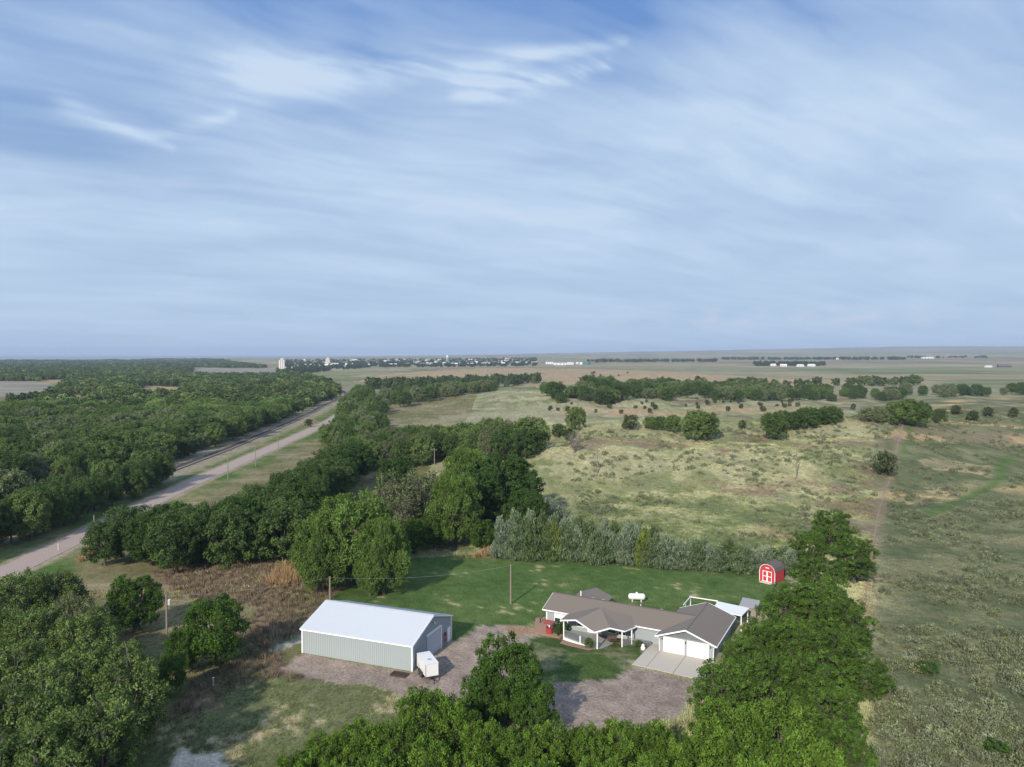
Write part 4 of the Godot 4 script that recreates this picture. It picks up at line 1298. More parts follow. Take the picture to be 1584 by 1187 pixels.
func build_yard() -> void:
	# concrete driveway, three slabs with open joints
	var dr := Node3D.new()
	dr.name = "driveway"
	add_child(dr)
	dr.set_meta("kind", "structure")
	dr.position = Vector3(21.08, 0, -103.09)
	dr.rotation.y = -0.4887
	var con := grained("concrete", 0.58, 0.53, 0.465, 0.85, 0.8, 2.2, 0.03, 73)
	for q in [[[-2.0, 6.3], [-0.03, 6.35], [-0.03, -2.08], [-1.75, -2.08]], [[0.03, 6.35], [3.68, 6.55], [3.68, 0.02], [0.03, 0.02]], [[3.75, 6.55], [7.7, 6.7], [7.7, 0.02], [3.75, 0.02]]]:
		var c := []
		for p in q:
			c.append(Vector3(p[0], 0.07, p[1]))
		part("slab", Shape.new().slab(c, 0.3).mesh(), con, dr)
	# brick-coloured patio at the end of the house
	var pt := Node3D.new()
	pt.name = "patio"
	add_child(pt)
	pt.set_meta("kind", "structure")
	var pav := grained("patio_paving", 0.46, 0.285, 0.205, 0.9, 0.65, 1.6, 0.07, 74)
	var c := []
	for q in [[-21.5, 3.6], [-19.4, -1.2], [-15.3, -0.9], [-15.0, 2.0], [-18.9, 2.0], [-19.2, 6.0]]:
		c.append(house_at(q[0], 0.06, q[1]))
	part("paving", Shape.new().slab([c[0], c[1], c[4], c[5]], 0.5).mesh(), pav, pt)
	part("paving", Shape.new().slab([c[1], c[2], c[3], c[4]], 0.5).mesh(), pav, pt)
	# wishing well
	var w := thing("wishing_well", "small red wooden wishing well with a peaked roof on the patio", "garden well", house_at(-17.3, 0.06, -0.1), -0.4887)
	var red := mat("barn_red", 0.30, 0.035, 0.03, 0.75)
	part("drum", Shape.new().lathe([Vector2(0, 0), Vector2(0.55, 0), Vector2(0.5, 0.85), Vector2(0.58, 0.9), Vector2(0.44, 0.92), Vector2(0.42, 0.5), Vector2(0, 0.5)], 12).mesh(), red, w)
	for x in [-0.5, 0.5]:
		part("post", Shape.new().box(Vector3(x - 0.05, 0.8, -0.05), Vector3(x + 0.05, 1.75, 0.05)).mesh(), red, w)
	for s in [-1, 1]:
		part("roof", Shape.new().slab([Vector3(-0.75, 1.6, 0.6 * s), Vector3(0.75, 1.6, 0.6 * s), Vector3(0.75, 2.05, 0), Vector3(-0.75, 2.05, 0)], 0.05).mesh(), mat("well_roof", 0.20, 0.05, 0.045, 0.85), w)
	part("bucket", Shape.new().lathe([Vector2(0, 0.95), Vector2(0.12, 0.95), Vector2(0.15, 1.25)], 10).mesh(), mat("white_trim", 0.8, 0.81, 0.83, 0.5), w)
	# black metal ornament on the patio
	var orn := thing("yard_ornament", "thin black bent metal yard ornament standing on the patio", "ornament", house_at(-20.1, 0.05, 2.3))
	part("stem", Shape.new().tube([Vector3(0, 0, 0), Vector3(0.1, 0.6, 0), Vector3(0.7, 1.25, 0)], [0.09, 0.08, 0.05], 6).mesh(), mat("dark_metal", 0.06, 0.06, 0.065, 0.5, 0.5), orn)
	part("arm", Shape.new().tube([Vector3(0.08, 0.5, 0), Vector3(-0.2, 0.9, 0.05)], [0.06, 0.03], 6).mesh(), mat("dark_metal", 0.06, 0.06, 0.065, 0.5, 0.5), orn)
	# propane tank
	var tk := thing("propane_tank", "white horizontal propane tank on the lawn behind the house", "propane tank", spot(985, 931), -0.1)
	var pw := mat("tank_white", 0.78, 0.79, 0.80, 0.3)
	var prof := []
	for i in 7:
		var a := i / 6.0 * PI / 2
		prof.append(Vector2(sin(a) * 0.52, -1.05 - cos(a) * 0.4))
	for i in 7:
		var a := i / 6.0 * PI / 2
		prof.append(Vector2(cos(a) * 0.52, 1.05 + sin(a) * 0.4))
	part("vessel", Shape.new().lathe(prof, 18, Basis(Vector3.BACK, PI / 2), Vector3(0, 0.88, 0)).mesh(), pw, tk)
	part("valve_dome", Shape.new().lathe([Vector2(0.2, 0), Vector2(0.2, 0.2), Vector2(0.12, 0.28), Vector2(0, 0.3)], 12, Basis.IDENTITY, Vector3(0, 1.36, 0)).mesh(), pw, tk)
	for x in [-0.75, 0.75]:
		part("leg", Shape.new().box(Vector3(x - 0.12, 0, -0.35), Vector3(x + 0.12, 0.5, 0.35)).mesh(), con, tk)
	# patio cover and pergola frame behind the garage
	var pc := thing("patio_cover", "flat white patio roof on white posts behind the garage", "patio cover", Vector3(21.08, 0, -103.09), -0.4887)
	var white := mat("white_trim", 0.80, 0.81, 0.83, 0.5)
	part("roof", Shape.new().slab([Vector3(4.3, 2.75, -12.75), Vector3(8.9, 2.55, -12.75), Vector3(9.2, 2.4, -17.3), Vector3(4.3, 2.6, -17.6)], 0.1).mesh(), white, pc)
	for q in [[9.0, -17.1], [4.4, -17.4], [8.8, -12.9]]:
		part("post", Shape.new().box(Vector3(q[0] - 0.07, 0, q[1] - 0.07), Vector3(q[0] + 0.07, 2.42, q[1] + 0.07)).mesh(), white, pc)
	var pg := thing("pergola", "open white pergola frame beside the white patio roof", "pergola", Vector3(21.08, 0, -103.09), -0.4887)
	for q in [[-0.2, -17.8], [-0.2, -14.5], [4.1, -17.8]]:
		part("post", Shape.new().box(Vector3(q[0] - 0.07, 0, q[1] - 0.07), Vector3(q[0] + 0.07, 2.5, q[1] + 0.07)).mesh(), white, pg)
	part("beam", Shape.new().bar(Vector3(-0.35, 2.57, -17.8), Vector3(4.2, 2.57, -17.8), 0.12, 0.14).mesh(), white, pg)
	part("beam", Shape.new().bar(Vector3(-0.2, 2.57, -17.7), Vector3(-0.2, 2.57, -13.5), 0.12, 0.14).mesh(), white, pg)
	# grey storage lean-to beyond the patio roof
	var st := thing("garden_store", "low grey roofed lean-to beside the white patio roof", "lean-to", spot(1158, 955, 0.0), -0.4887)
	part("wall", Shape.new().box(Vector3(-1.2, 0, -2.4), Vector3(1.2, 1.7, 0.4)).mesh(), mat("weathered_wood", 0.24, 0.21, 0.185, 0.9), st)
	part("roof", Shape.new().slab([Vector3(-1.4, 1.85, 0.6), Vector3(1.4, 1.75, 0.6), Vector3(1.4, 2.15, -2.6), Vector3(-1.4, 2.25, -2.6)], 0.08).mesh(), mat("grey_roof", 0.30, 0.30, 0.315, 0.7), st)
	# red shed with a gambrel front
	var sp := spot(1187, 901)
	var sh := thing("garden_shed", "red barn-shaped garden shed with white trimmed double doors", "shed", sp, -0.80)
	var sred := mat("shed_red", 0.46, 0.035, 0.05, 0.65)
	var out := [Vector2(-1.5, 0), Vector2(-1.5, 2.05), Vector2(-1.28, 2.75), Vector2(-0.75, 3.2), Vector2(0, 3.35), Vector2(0.75, 3.2), Vector2(1.28, 2.75), Vector2(1.5, 2.05), Vector2(1.5, 0)]
	var fr := Shape.new()
	for z in [0.0, -3.6]:
		for i in out.size() - 1:
			fr.tri(Vector3(0, 0, z), Vector3(out[i].x, out[i].y, z), Vector3(out[i + 1].x, out[i + 1].y, z))
	for s in [-1.5, 1.5]:
		fr.quad(Vector3(s, 0, 0), Vector3(s, 2.05, 0), Vector3(s, 2.05, -3.6), Vector3(s, 0, -3.6))
	part("wall", fr.mesh(), sred, sh)
	var rf := Shape.new()
	for i in range(1, 7):
		var a: Vector2 = out[i] * 1.03
		var b: Vector2 = out[i + 1] * 1.03
		rf.slab([Vector3(a.x, a.y, 0.12), Vector3(b.x, b.y, 0.12), Vector3(b.x, b.y, -3.75), Vector3(a.x, a.y, -3.75)], 0.07)
	part("roof", rf.mesh(), grained("shed_shingles", 0.22, 0.185, 0.17, 0.92, 0.5, 0.8, 0.1, 75), sh)
	var tr := Shape.new()
	for i in out.size() - 1:
		tr.bar(Vector3(out[i].x, out[i].y, 0.06), Vector3(out[i + 1].x, out[i + 1].y, 0.06), 0.1, 0.1)
	part("trim", tr.mesh(), white, sh)
	for x in [-0.9, 0.02]:
		var dr2 := part("door", Shape.new().box(Vector3(x, 0.08, 0.01), Vector3(x + 0.88, 2.1, 0.06)).mesh(), sred, sh)
		var b := Shape.new()
		for q in [[0.0, 0.12], [0.76, 0.88]]:
			b.box(Vector3(x + q[0], 0.08, 0.06), Vector3(x + q[1], 2.1, 0.10))
		for y in [0.08, 1.05, 1.98]:
			b.box(Vector3(x + 0.12, y, 0.06), Vector3(x + 0.76, y + 0.12, 0.10))
		part("brace", b.mesh(), white, dr2)
	part("loft_vent", Shape.new().box(Vector3(-0.35, 2.6, 0.01), Vector3(0.35, 2.75, 0.06)).mesh(), white, sh)
	part("step", Shape.new().box(Vector3(-1.1, 0, 0.15), Vector3(1.1, 0.12, 1.0)).mesh(), mat("pale_board", 0.55, 0.5, 0.42, 0.8), sh)
	# shrubs and beds round the porch
	for q in [["shrub0", -16.1, 0.2, 2.0, "round dark green shrub beside the red wishing well"], ["shrub0", -15.3, 1.0, 1.9, "dark green shrub under the front window of the house"], ["shrub1", -9.6, -3.1, 1.5, "loose brownish green bush beside the porch corner post"],
		["shrub1", -3.1, -0.3, 1.1, "low green bush at the foot of the porch ramp railing"]]:
		plant(q[0], house_at(q[1], 0, q[2]), q[3], 0.9, "garden_shrub", q[4], "shrub", "shrubs around the porch")
	var bed := Shape.new()
	bed.slab([house_at(-14.6, 0.05, -1.4), house_at(-14.4, 0.05, -2.6), house_at(-9.2, 0.05, -4.2), house_at(-8.6, 0.05, -3.3)], 0.4)
	structure("path", bed.mesh(), pav)
	var pot := thing("garden_lantern", "small white garden lantern where the ramp meets the driveway", "lantern", house_at(-2.3, 0.0, -0.6))
	part("body", Shape.new().lathe([Vector2(0, 0), Vector2(0.3, 0), Vector2(0.34, 0.3), Vector2(0.2, 0.5), Vector2(0.24, 0.62), Vector2(0.1, 0.8), Vector2(0, 0.85)], 12).mesh(), white, pot)

func build_fence() -> void:
	var wood := grained("pole_wood", 0.36, 0.31, 0.265, 0.9, 0.6, 0.5, 0.06, 61)
	var t := thing("pasture_fence", "old wire fence of grey wooden posts running up the pasture slope", "fence")
	var tops := []
	var cv := Curve2D.new()
	for p in fence_line:
		cv.add_point(p)
	var n := int(cv.get_baked_length() / 4.5)
	for i in n:
		var p := cv.sample_baked(cv.get_baked_length() * i / n)
		var b := Vector3(p.x, height(p.x, p.y), p.y)
		part("post", Shape.new().tube([b - Vector3(0, 0.3, 0), b + Vector3(0.02, 1.3, 0.01)], [0.085, 0.075], 6).mesh(), wood, t)
		tops.append(b)
	for h in [0.45, 0.8, 1.15]:
		var pts := []
		var rr := []
		for b in tops:
			pts.append(b + Vector3(0, h, 0))
			rr.append(0.008)
		part("wire", Shape.new().tube(pts, rr, 3, false).mesh(), mat("wire", 0.45, 0.45, 0.45, 0.4, 0.6), t)

# ------------------------------------------------------------------ far buildings
func far_house(at: Vector3, turn: float, l: float, w: float, e: float, rise: float, wall: Material, roof: Material, called: String, label: String, category: String, group: String) -> void:
	var t := thing(called, label, category, at, turn, group)
	var s := Shape.new().box(Vector3(-l / 2, -1.0, -w / 2), Vector3(l / 2, e, w / 2))
	for x in [-l / 2 + 0.02, l / 2 - 0.02]:
		s.tri(Vector3(x, e, -w / 2), Vector3(x, e, w / 2), Vector3(x, e + rise, 0))
	part("wall", s.mesh(), wall, t)
	var r := Shape.new()
	for sg in [-1, 1]:
		r.slab([Vector3(-l / 2 - 0.4, e + 0.05, sg * (w / 2 + 0.4)), Vector3(l / 2 + 0.4, e + 0.05, sg * (w / 2 + 0.4)), Vector3(l / 2 + 0.4, e + rise + 0.15, 0), Vector3(-l / 2 - 0.4, e + rise + 0.15, 0)], 0.15)
	part("roof", r.mesh(), roof, t)
	var d := Shape.new()
	for i in 3:
		d.box(Vector3(-l * 0.35 + i * l * 0.3, e * 0.35, w / 2), Vector3(-l * 0.35 + i * l * 0.3 + l * 0.12, e * 0.8, w / 2 + 0.05))
	part("window", d.mesh(), mat("window_glass", 0.03, 0.035, 0.04, 0.08), t)

func build_town() -> void:
	var r := RandomNumberGenerator.new()
	r.seed = 77
	var walls := [mat("far_white", 0.72, 0.72, 0.71, 0.7), mat("far_cream", 0.55, 0.5, 0.42, 0.8), mat("far_grey", 0.4, 0.42, 0.45, 0.7), mat("far_brick", 0.3, 0.17, 0.13, 0.85)]
	var roofs := [mat("far_roof_white", 0.70, 0.71, 0.74, 0.5), mat("far_roof_grey", 0.25, 0.25, 0.27, 0.8), mat("far_roof_brown", 0.2, 0.15, 0.13, 0.9)]
	for i in 60:
		var px := r.randf_range(470, 800)
		var py := r.randf_range(558.5, 567.5) - (px - 470.0) * 0.006
		far_house(spot(px, py), r.randf_range(-0.6, 0.6), r.randf_range(14, 30), r.randf_range(9, 14), r.randf_range(4.5, 7), r.randf_range(2.5, 4), walls[[0, 0, 0, 1, 2, 3][r.randi() % 6]], roofs[[0, 0, 1, 2][r.randi() % 4]],
			"town_house", "low pale building among the trees of the distant town", "house", "buildings of the distant town")
	for q in [[747, 565, 22], [776, 564, 26], [800, 563, 26], [822, 563, 44], [850, 563.5, 30], [866, 565, 44], [882, 564, 26], [893, 563.5, 10]]:
		far_house(spot(q[0], q[1]), r.randf_range(-0.15, 0.15), q[2], 18, 6.5, 2.0, walls[0], roofs[0], "warehouse", "long white metal warehouse at the far edge of the tan field", "warehouse", "white warehouses beyond the tan field")
	for q in [[1196, 566.5, 16], [1212, 567, 20], [1219, 564.5, 28], [1238, 567.5, 20], [1255, 567, 22]]:
		far_house(spot(q[0], q[1]), r.randf_range(-0.3, 0.3), q[2], 12, 4.5, 3.0, walls[0], roofs[0], "farm_building", "white building of the far farmstead among dark trees", "farm building", "buildings of the far farmstead")
	far_house(spot(1295, 556.5), 0.1, 34, 14, 6, 3, walls[0], roofs[0], "farm_building", "lone white farm building in front of the long shelterbelt", "farm building", "far farm buildings")
	far_house(spot(1435, 555), 0.1, 60, 18, 6, 3, walls[0], roofs[0], "farm_building", "long white farm building beyond the end of the shelterbelt", "farm building", "far farm buildings")
	far_house(spot(1529, 568.5), 0.1, 18, 10, 3.5, 2, walls[0], roofs[0], "farm_building", "small white building beside the dark open barn", "farm building", "far farm buildings")
	far_house(spot(1554, 568.5), -0.3, 34, 16, 5, 5, mat("barn_dark", 0.09, 0.08, 0.08, 0.9), mat("barn_dark_roof", 0.12, 0.11, 0.115, 0.8), "old_barn", "dark weathered barn standing alone on the far plain", "barn", "far farm buildings")
	far_house(spot(703, 604), 0.3, 9, 5, 2.8, 1.2, walls[0], roofs[0], "cabin", "white roofed cabin half hidden among creek trees", "cabin", "small houses by the creek")
	far_house(spot(728, 605), -0.1, 11, 7, 2.8, 1.6, walls[1], mat("cream_roof", 0.62, 0.58, 0.47, 0.6), "cabin", "cream roofed cabin at the edge of the creek trees", "cabin", "small houses by the creek")
	far_house(spot(1037, 605, 0.0), 0.1, 14, 8, 3.2, 1.4, walls[0], roofs[0], "cabin", "long white roofed house between two clumps of creek trees", "cabin", "small houses by the creek")
	# grain elevators: rows of joined concrete silos with a head house
	for q in [[436, 572, 5, 26.0, "tall pale concrete grain elevator beside the far railway"], [507, 564, 4, 22.0, "shorter grey grain elevator at the edge of the distant town"]]:
		var g := thing("grain_elevator", q[4], "grain elevator", spot(q[0], q[1]), 0.4, "grain elevators")
		for i in 3:
			part("silo", Shape.new().lathe([Vector2(2.9, -1), Vector2(2.9, q[3]), Vector2(0, q[3] + 0.4)], 14, Basis.IDENTITY, Vector3(i * 5.2 - 5.2, 0, 0)).mesh(), mat("elevator_concrete", 0.58, 0.57, 0.56, 0.8), g)
		part("head_house", Shape.new().box(Vector3(-4, q[3], -2.2), Vector3(4, q[3] + 6, 2.2)).mesh(), mat("elevator_concrete", 0.58, 0.57, 0.56, 0.8), g)
		part("shed", Shape.new().box(Vector3(8.2, 0, -6), Vector3(32, 7, 6)).mesh(), mat("far_white", 0.72, 0.72, 0.71, 0.7), g)
	# water tower
	var w := thing("water_tower", "white water tower on legs rising above the distant town", "water tower", spot(692, 560))
	var ww := mat("far_white", 0.72, 0.72, 0.71, 0.7)
	part("tank", Shape.new().lathe([Vector2(0, 21), Vector2(5, 23), Vector2(6.5, 26), Vector2(6.5, 30), Vector2(4, 33), Vector2(0, 34)], 16).mesh(), ww, w)
	for i in 4:
		var a := i * PI / 2 + 0.4
		part("leg", Shape.new().tube([Vector3(cos(a) * 6.5, -1, sin(a) * 6.5), Vector3(cos(a) * 5, 25, sin(a) * 5)], [0.5, 0.5], 6).mesh(), ww, w)
	part("riser", Shape.new().tube([Vector3(0, -1, 0), Vector3(0, 22, 0)], [1.2, 1.2], 8).mesh(), ww, w)
	var mast := thing("radio_mast", "thin lattice radio mast standing beyond the white warehouses", "mast", spot(800, 560))
	part("lattice", Shape.new().tube([Vector3(0, -1, 0), Vector3(0, 62, 0)], [0.7, 0.4], 3).mesh(), mat("mast_grey", 0.3, 0.3, 0.32, 0.6), mast)
	for q in [[899, 564.0, 6.0, 8.0, 0.72, 0.74, 0.76, "round white storage tank next to the green tank"], [908, 564.5, 13.0, 10.0, 0.035, 0.17, 0.13, "wide dark green storage tank at the tan field's far edge"]]:
		var tk := thing("storage_tank", q[7], "storage tank", spot(q[0], q[1]), 0.0, "storage tanks")
		part("shell", Shape.new().lathe([Vector2(q[2], -0.5), Vector2(q[2], q[3])], 20).mesh(), mat("tank%d" % int(q[0]), q[4], q[5], q[6], 0.6), tk)
		part("roof", Shape.new().lathe([Vector2(q[2] + 0.2, q[3] + 0.02), Vector2(0, q[3] + 1.6)], 20).mesh(), mat("tank%d" % int(q[0]), q[4], q[5], q[6], 0.6), tk)
	# town trees, shelterbelts and far clumps: nobody could count them
	var xf := []
	var cc := []
	var put := func(px: float, py: float, s: float) -> void:
		var p := spot(px, py)
		var k := s * r.randf_range(0.75, 1.25)
		xf.append(Transform3D(Basis(Vector3.UP, r.randf() * TAU).scaled(Vector3(k * 1.2, k, k * 1.2)), p))
		var v := r.randf_range(0.7, 1.1)
		cc.append(Color(v, v, v))
	for i in 1300:
		var px := r.randf_range(440, 830)
		put.call(px, r.randf_range(557.5, 570.0 + (570.0 - minf(px, 570.0)) * 0.09) - (px - 470.0) * 0.008, 0.95)
	for q in [[985, 1110, 560.0, 60], [1115, 1400, 556.5, 220], [1168, 1275, 566.0, 90], [1400, 1530, 554.0, 40], [905, 990, 560.5, 30]]:
		for i in q[3]:
			put.call(r.randf_range(q[0], q[1]), q[2] + r.randf_range(-0.5, 0.5), 1.35)
	scatter("treeline", joined("far2"), leaf_mat("leaves"), xf, cc, "dark trees of the distant town and the far field shelterbelts", "treeline")

# ------------------------------------------------------------------ planting
func build_trees() -> void:
	tree_rng.seed = 2024
	plant_tops([["elm0", 452, 1165, 5.0], ["elm1", 503, 1132, 5.6], ["elm2", 558, 1116, 6.0], ["elm3", 610, 1112, 6.2], ["elm0", 655, 1062, 7.6], ["elm2", 702, 1078, 6.8], ["elm1", 745, 1118, 6.0], ["elm3", 800, 1128, 5.8], ["elm0", 852, 1118, 5.8], ["elm1", 905, 1122, 5.4],
		["elm2", 962, 1113, 5.6], ["elm3", 1018, 1116, 5.6], ["elm0", 1062, 1140, 5.4], ["elm1", 585, 1160, 6.0], ["elm2", 660, 1142, 6.2], ["elm3", 735, 1165, 6.0], ["elm0", 830, 1170, 6.0], ["elm1", 930, 1172, 6.0], ["elm2", 1010, 1170, 6.0], ["elm3", 520, 1178, 5.6], ["elm1", 1075, 1180, 6.0]],
		"elm_tree", "bushy bright green elm in the thick row along the gravel turnaround", "elms along the gravel turnaround")
	plant_tops([["bushy0", 787, 980, 10.2, 0.9]], "elm_tree", "tall darker loose elm between the gravel turnaround and the barn drive", "")
	plant_tops([["bushy1", 748, 1035, 7.0, 0.9], ["bushy1", 828, 1050, 6.6, 0.9]], "elm_tree", "darker elm at the foot of the tall loose one by the gravel", "elms beside the tall loose one")
	plant_tops([["tier0", 1122, 1022, 8.6], ["tier1", 1188, 1008, 9.0], ["tier2", 1255, 1015, 8.6], ["elm1", 1130, 1085, 8.0, 1.15], ["elm3", 1210, 1082, 8.4, 1.15], ["tier0", 1288, 1062, 7.4], ["elm0", 1165, 1142, 8.0, 1.15], ["elm2", 1250, 1138, 8.0, 1.1], ["tier1", 1298, 1125, 6.8], ["elm2", 1105, 1128, 7.0, 1.1]],
		"broad_elm", "broad green elm massed beside the garage end of the driveway", "elms massed beside the driveway")
	plant_tops([["tier2", 1290, 788, 10.0], ["tier0", 1252, 820, 8.6], ["tier1", 1322, 830, 9.0], ["tier1", 1268, 862, 9.4], ["tier2", 1218, 905, 9.0], ["tier0", 1268, 898, 9.8], ["tier1", 1308, 925, 8.8], ["tier2", 1178, 958, 8.0], ["tier0", 1228, 955, 8.8], ["tier1", 1288, 968, 8.8], ["tier0", 1150, 985, 6.8], ["tier2", 1335, 1015, 5.6, 1.3]],
		"windbreak_tree", "dark green spreading windbreak tree between the house and fence line", "windbreak trees behind the house")
	for q in [["willow0", 543, 762, 17.0, 1.12, "willow_tree", "tallest bright green willow at the edge of the lawn behind the barn"], ["willow1", 494, 800, 13.5, 0.85, "willow_tree", "shorter bright willow joined to the tall one on the reed side"],
		["willow1", 592, 798, 14.0, 0.8, "willow_tree", "bright willow joined to the tall one on the lawn side"], ["willow0", 572, 852, 8.0, 0.8, "willow_tree", "low young willow drooping on the lawn under the tall one"],
		["sparse0", 614, 728, 17.0, 1.0, "thin_cottonwood", "grey green thin crowned cottonwood with bare limbs next to the tall willow"], ["sparse1", 652, 722, 17.0, 0.9, "thin_cottonwood", "thin crowned cottonwood with pale limbs next to the full light one"],
		["willow1", 703, 727, 17.0, 0.85, "cottonwood_tree", "full light green cottonwood hanging over the dry grass by the lawn"], ["willow0", 722, 690, 17.0, 0.9, "cottonwood_tree", "light green cottonwood rising behind the full one and the dark round trees"],
		["dark0", 778, 700, 18.0, 1.15, "hackberry_tree", "largest dense dark green round tree above the silvery bushes"], ["dark1", 738, 718, 16.5, 1.0, "hackberry_tree", "dark round tree between the largest one and the light cottonwood"],
		["dark0", 812, 755, 12.0, 1.0, "hackberry_tree", "lower dark round tree on the pasture side of the largest one"], ["dark1", 612, 704, 14.0, 1.0, "hackberry_tree", "dark green tree behind the thin crowned cottonwoods beside the grass lane"], ["bushy0", 745, 800, 7.0, 1.1, "understory_tree", "low dark tree at the dry grass foot of the round trees"],
		["bushy1", 640, 800, 8.0, 1.1, "understory_tree", "low dark tree in the gloom under the thin cottonwoods"], ["bushy0", 672, 790, 8.5, 1.1, "understory_tree", "low dark tree under the full light cottonwood"]]:
		plant(q[0], spot(q[1], q[2], q[3]), q[3], q[4], q[5], q[6], "tree", "grove between the lawn and the draw")
	plant_band(["wood0", "wood2", "wood0", "dark0"], [[160, 876], [260, 888], [400, 878], [470, 862], [478, 800], [560, 740], [540, 730], [460, 776], [400, 814], [340, 842], [290, 849], [200, 864]], 80, 5.2, 9.5, 13.5, "belt_tree", "dark green elm in the thick belt between road and barn", "trees of the belt beside the road")
	plant_band(["wood0", "wood2", "wood1", "sparse0"], [[545, 728], [600, 728], [700, 716], [800, 718], [842, 706], [800, 698], [640, 702], [560, 708]], 60, 6.0, 10.5, 14.0, "draw_tree", "green tree in the wooded draw below the grassy hill", "trees of the draw below the hill")
	plant_band(["wood1", "wood3", "wood0"], [[520, 704], [560, 700], [600, 668], [570, 650], [528, 660], [505, 690]], 46, 6.0, 8.0, 12.0, "verge_tree", "light green tree crowding the roadside below the hill", "trees crowding the roadside")
	plant_tops([["cotton0", 30, 880, 11.0], ["cotton1", 88, 878, 10.0], ["cotton2", 55, 930, 11.0], ["cotton0", 10, 985, 11.0], ["cotton1", 130, 940, 10.5], ["cotton2", 165, 985, 11.5], ["cotton0", 95, 1005, 11.0], ["cotton1", 45, 1050, 11.0], ["cotton2", 150, 1070, 11.0], ["cotton0", 80, 1100, 10.0],
		["cotton1", 20, 1120, 11.0], ["cotton2", 62, 1128, 9.0], ["cotton0", -40, 930, 11.0], ["cotton1", -45, 1060, 11.0], ["cotton1", 60, 1165, 10.5], ["cotton2", 75, 1178, 10.5], ["cotton1", 192, 1015, 10.5]], "creek_cottonwood", "light green loose crowned cottonwood in the grove beside the creek bed", "cottonwoods of the creek grove")
	plant_tops([["sparse0", 85, 885, 9.5, 1.0], ["sparse1", 110, 915, 9.0, 1.0]], "bare_cottonwood", "half bare silvery cottonwood rising out of the leafy creek grove", "half bare cottonwoods")
	plant_tops([["bushy0", 205, 886, 9.2, 1.0]], "mulberry_tree", "dense dark green round tree left of the pole with the transformer", "")
	get_child(get_child_count() - 1).set_meta("label", "dense dark green round tree between the creek grove and transformer pole")
	plant_tops([["bushy1", 330, 922, 9.6, 1.05]], "mulberry_tree", "dense dark green tree standing alone between the transformer pole and barn", "")
	plant_tops([["bushy0", 282, 968, 6.5, 0.8], ["bushy1", 262, 1010, 5.5, 0.8]], "creek_shrub", "dark shaggy bush under the lone dark tree by the creek", "bushes by the creek", "shrub")
	for i in 34:
		var d := 146.0 + i * 2.9
		var x := lerpf(-118.0, -108.5, tree_rng.randf()) - (d - 157.0) * 0.04
		plant("wood%d" % [0, 2, 0, 1][i % 4], Vector3(x, 0, -d), tree_rng.randf_range(8.5, 12.5), tree_rng.randf_range(0.75, 1.0), "roadside_tree", "dark green tree crowding the strip between the railway and the road", "tree", "trees between railway and road")
	plant_tops([["bare", 1192, 1108, 5.5, 0.9], ["bare", 1248, 1152, 4.5, 1.0]], "dead_tree", "tangle of bare grey branches among the elms beside the driveway", "bare branches by the driveway")
	# juniper hedge row, tall at one end and low at the other
	for i in 38:
		var f := i / 37.0
		var px := lerpf(776, 1222, f)
		var py := lerpf(862, 886, f) + tree_rng.randf_range(-3, 3)
		var tall := lerpf(8.6, 4.4, pow(f, 0.8)) * tree_rng.randf_range(0.85, 1.12)
		if f > 0.42 and f < 0.5:
			tall *= 1.15
		var key := "juniper%d" % ([0, 1, 2, 0, 1][tree_rng.randi() % 5] if i != 7 and i != 18 else 3)
		plant(key, spot(px, py), tall, 1.55 * 6.4 / tall, "juniper_tree", "blue green upright juniper in the tight hedge row behind the lawn" if key != "juniper3" else "yellow green juniper standing out in the hedge row behind the lawn", "juniper", "junipers of the hedge row")
	for i in 12:
		var f := i / 11.0
		plant("juniper%d" % (i % 3), spot(lerpf(800, 1010, f), lerpf(850, 862, f)), lerpf(8.6, 6.4, f), 1.35, "juniper_tree", "blue green juniper in the second rank of the hedge row", "juniper", "junipers of the hedge row")
	plant_tops([["olive0", 848, 768, 6.5, 1.0], ["olive0", 868, 780, 6.0, 1.0], ["olive0", 812, 803, 5.0, 0.8], ["olive0", 770, 805, 4.5, 0.8], ["olive0", 890, 798, 4.5, 1.0]], "olive_bush", "silvery olive bush at the tall end of the juniper hedge", "silvery olive bushes", "shrub")
	plant_tops([["cedar0", 1371, 697, 8.5, 1.1]], "juniper_tree", "lone dark cone shaped juniper on the fence line up the slope", "", "juniper")
	plant_tops([["bare", 888, 667, 7.5, 1.0]], "dead_tree", "bare pale dead tree on the grassy slope", "")
	plant_tops([["shrub0", 1436, 1020, 2.0, 1.3], ["shrub0", 1545, 1143, 1.8, 1.3]], "pasture_shrub", "single bright green shrub among the sagebrush of the near pasture", "green shrubs in the pasture", "shrub")
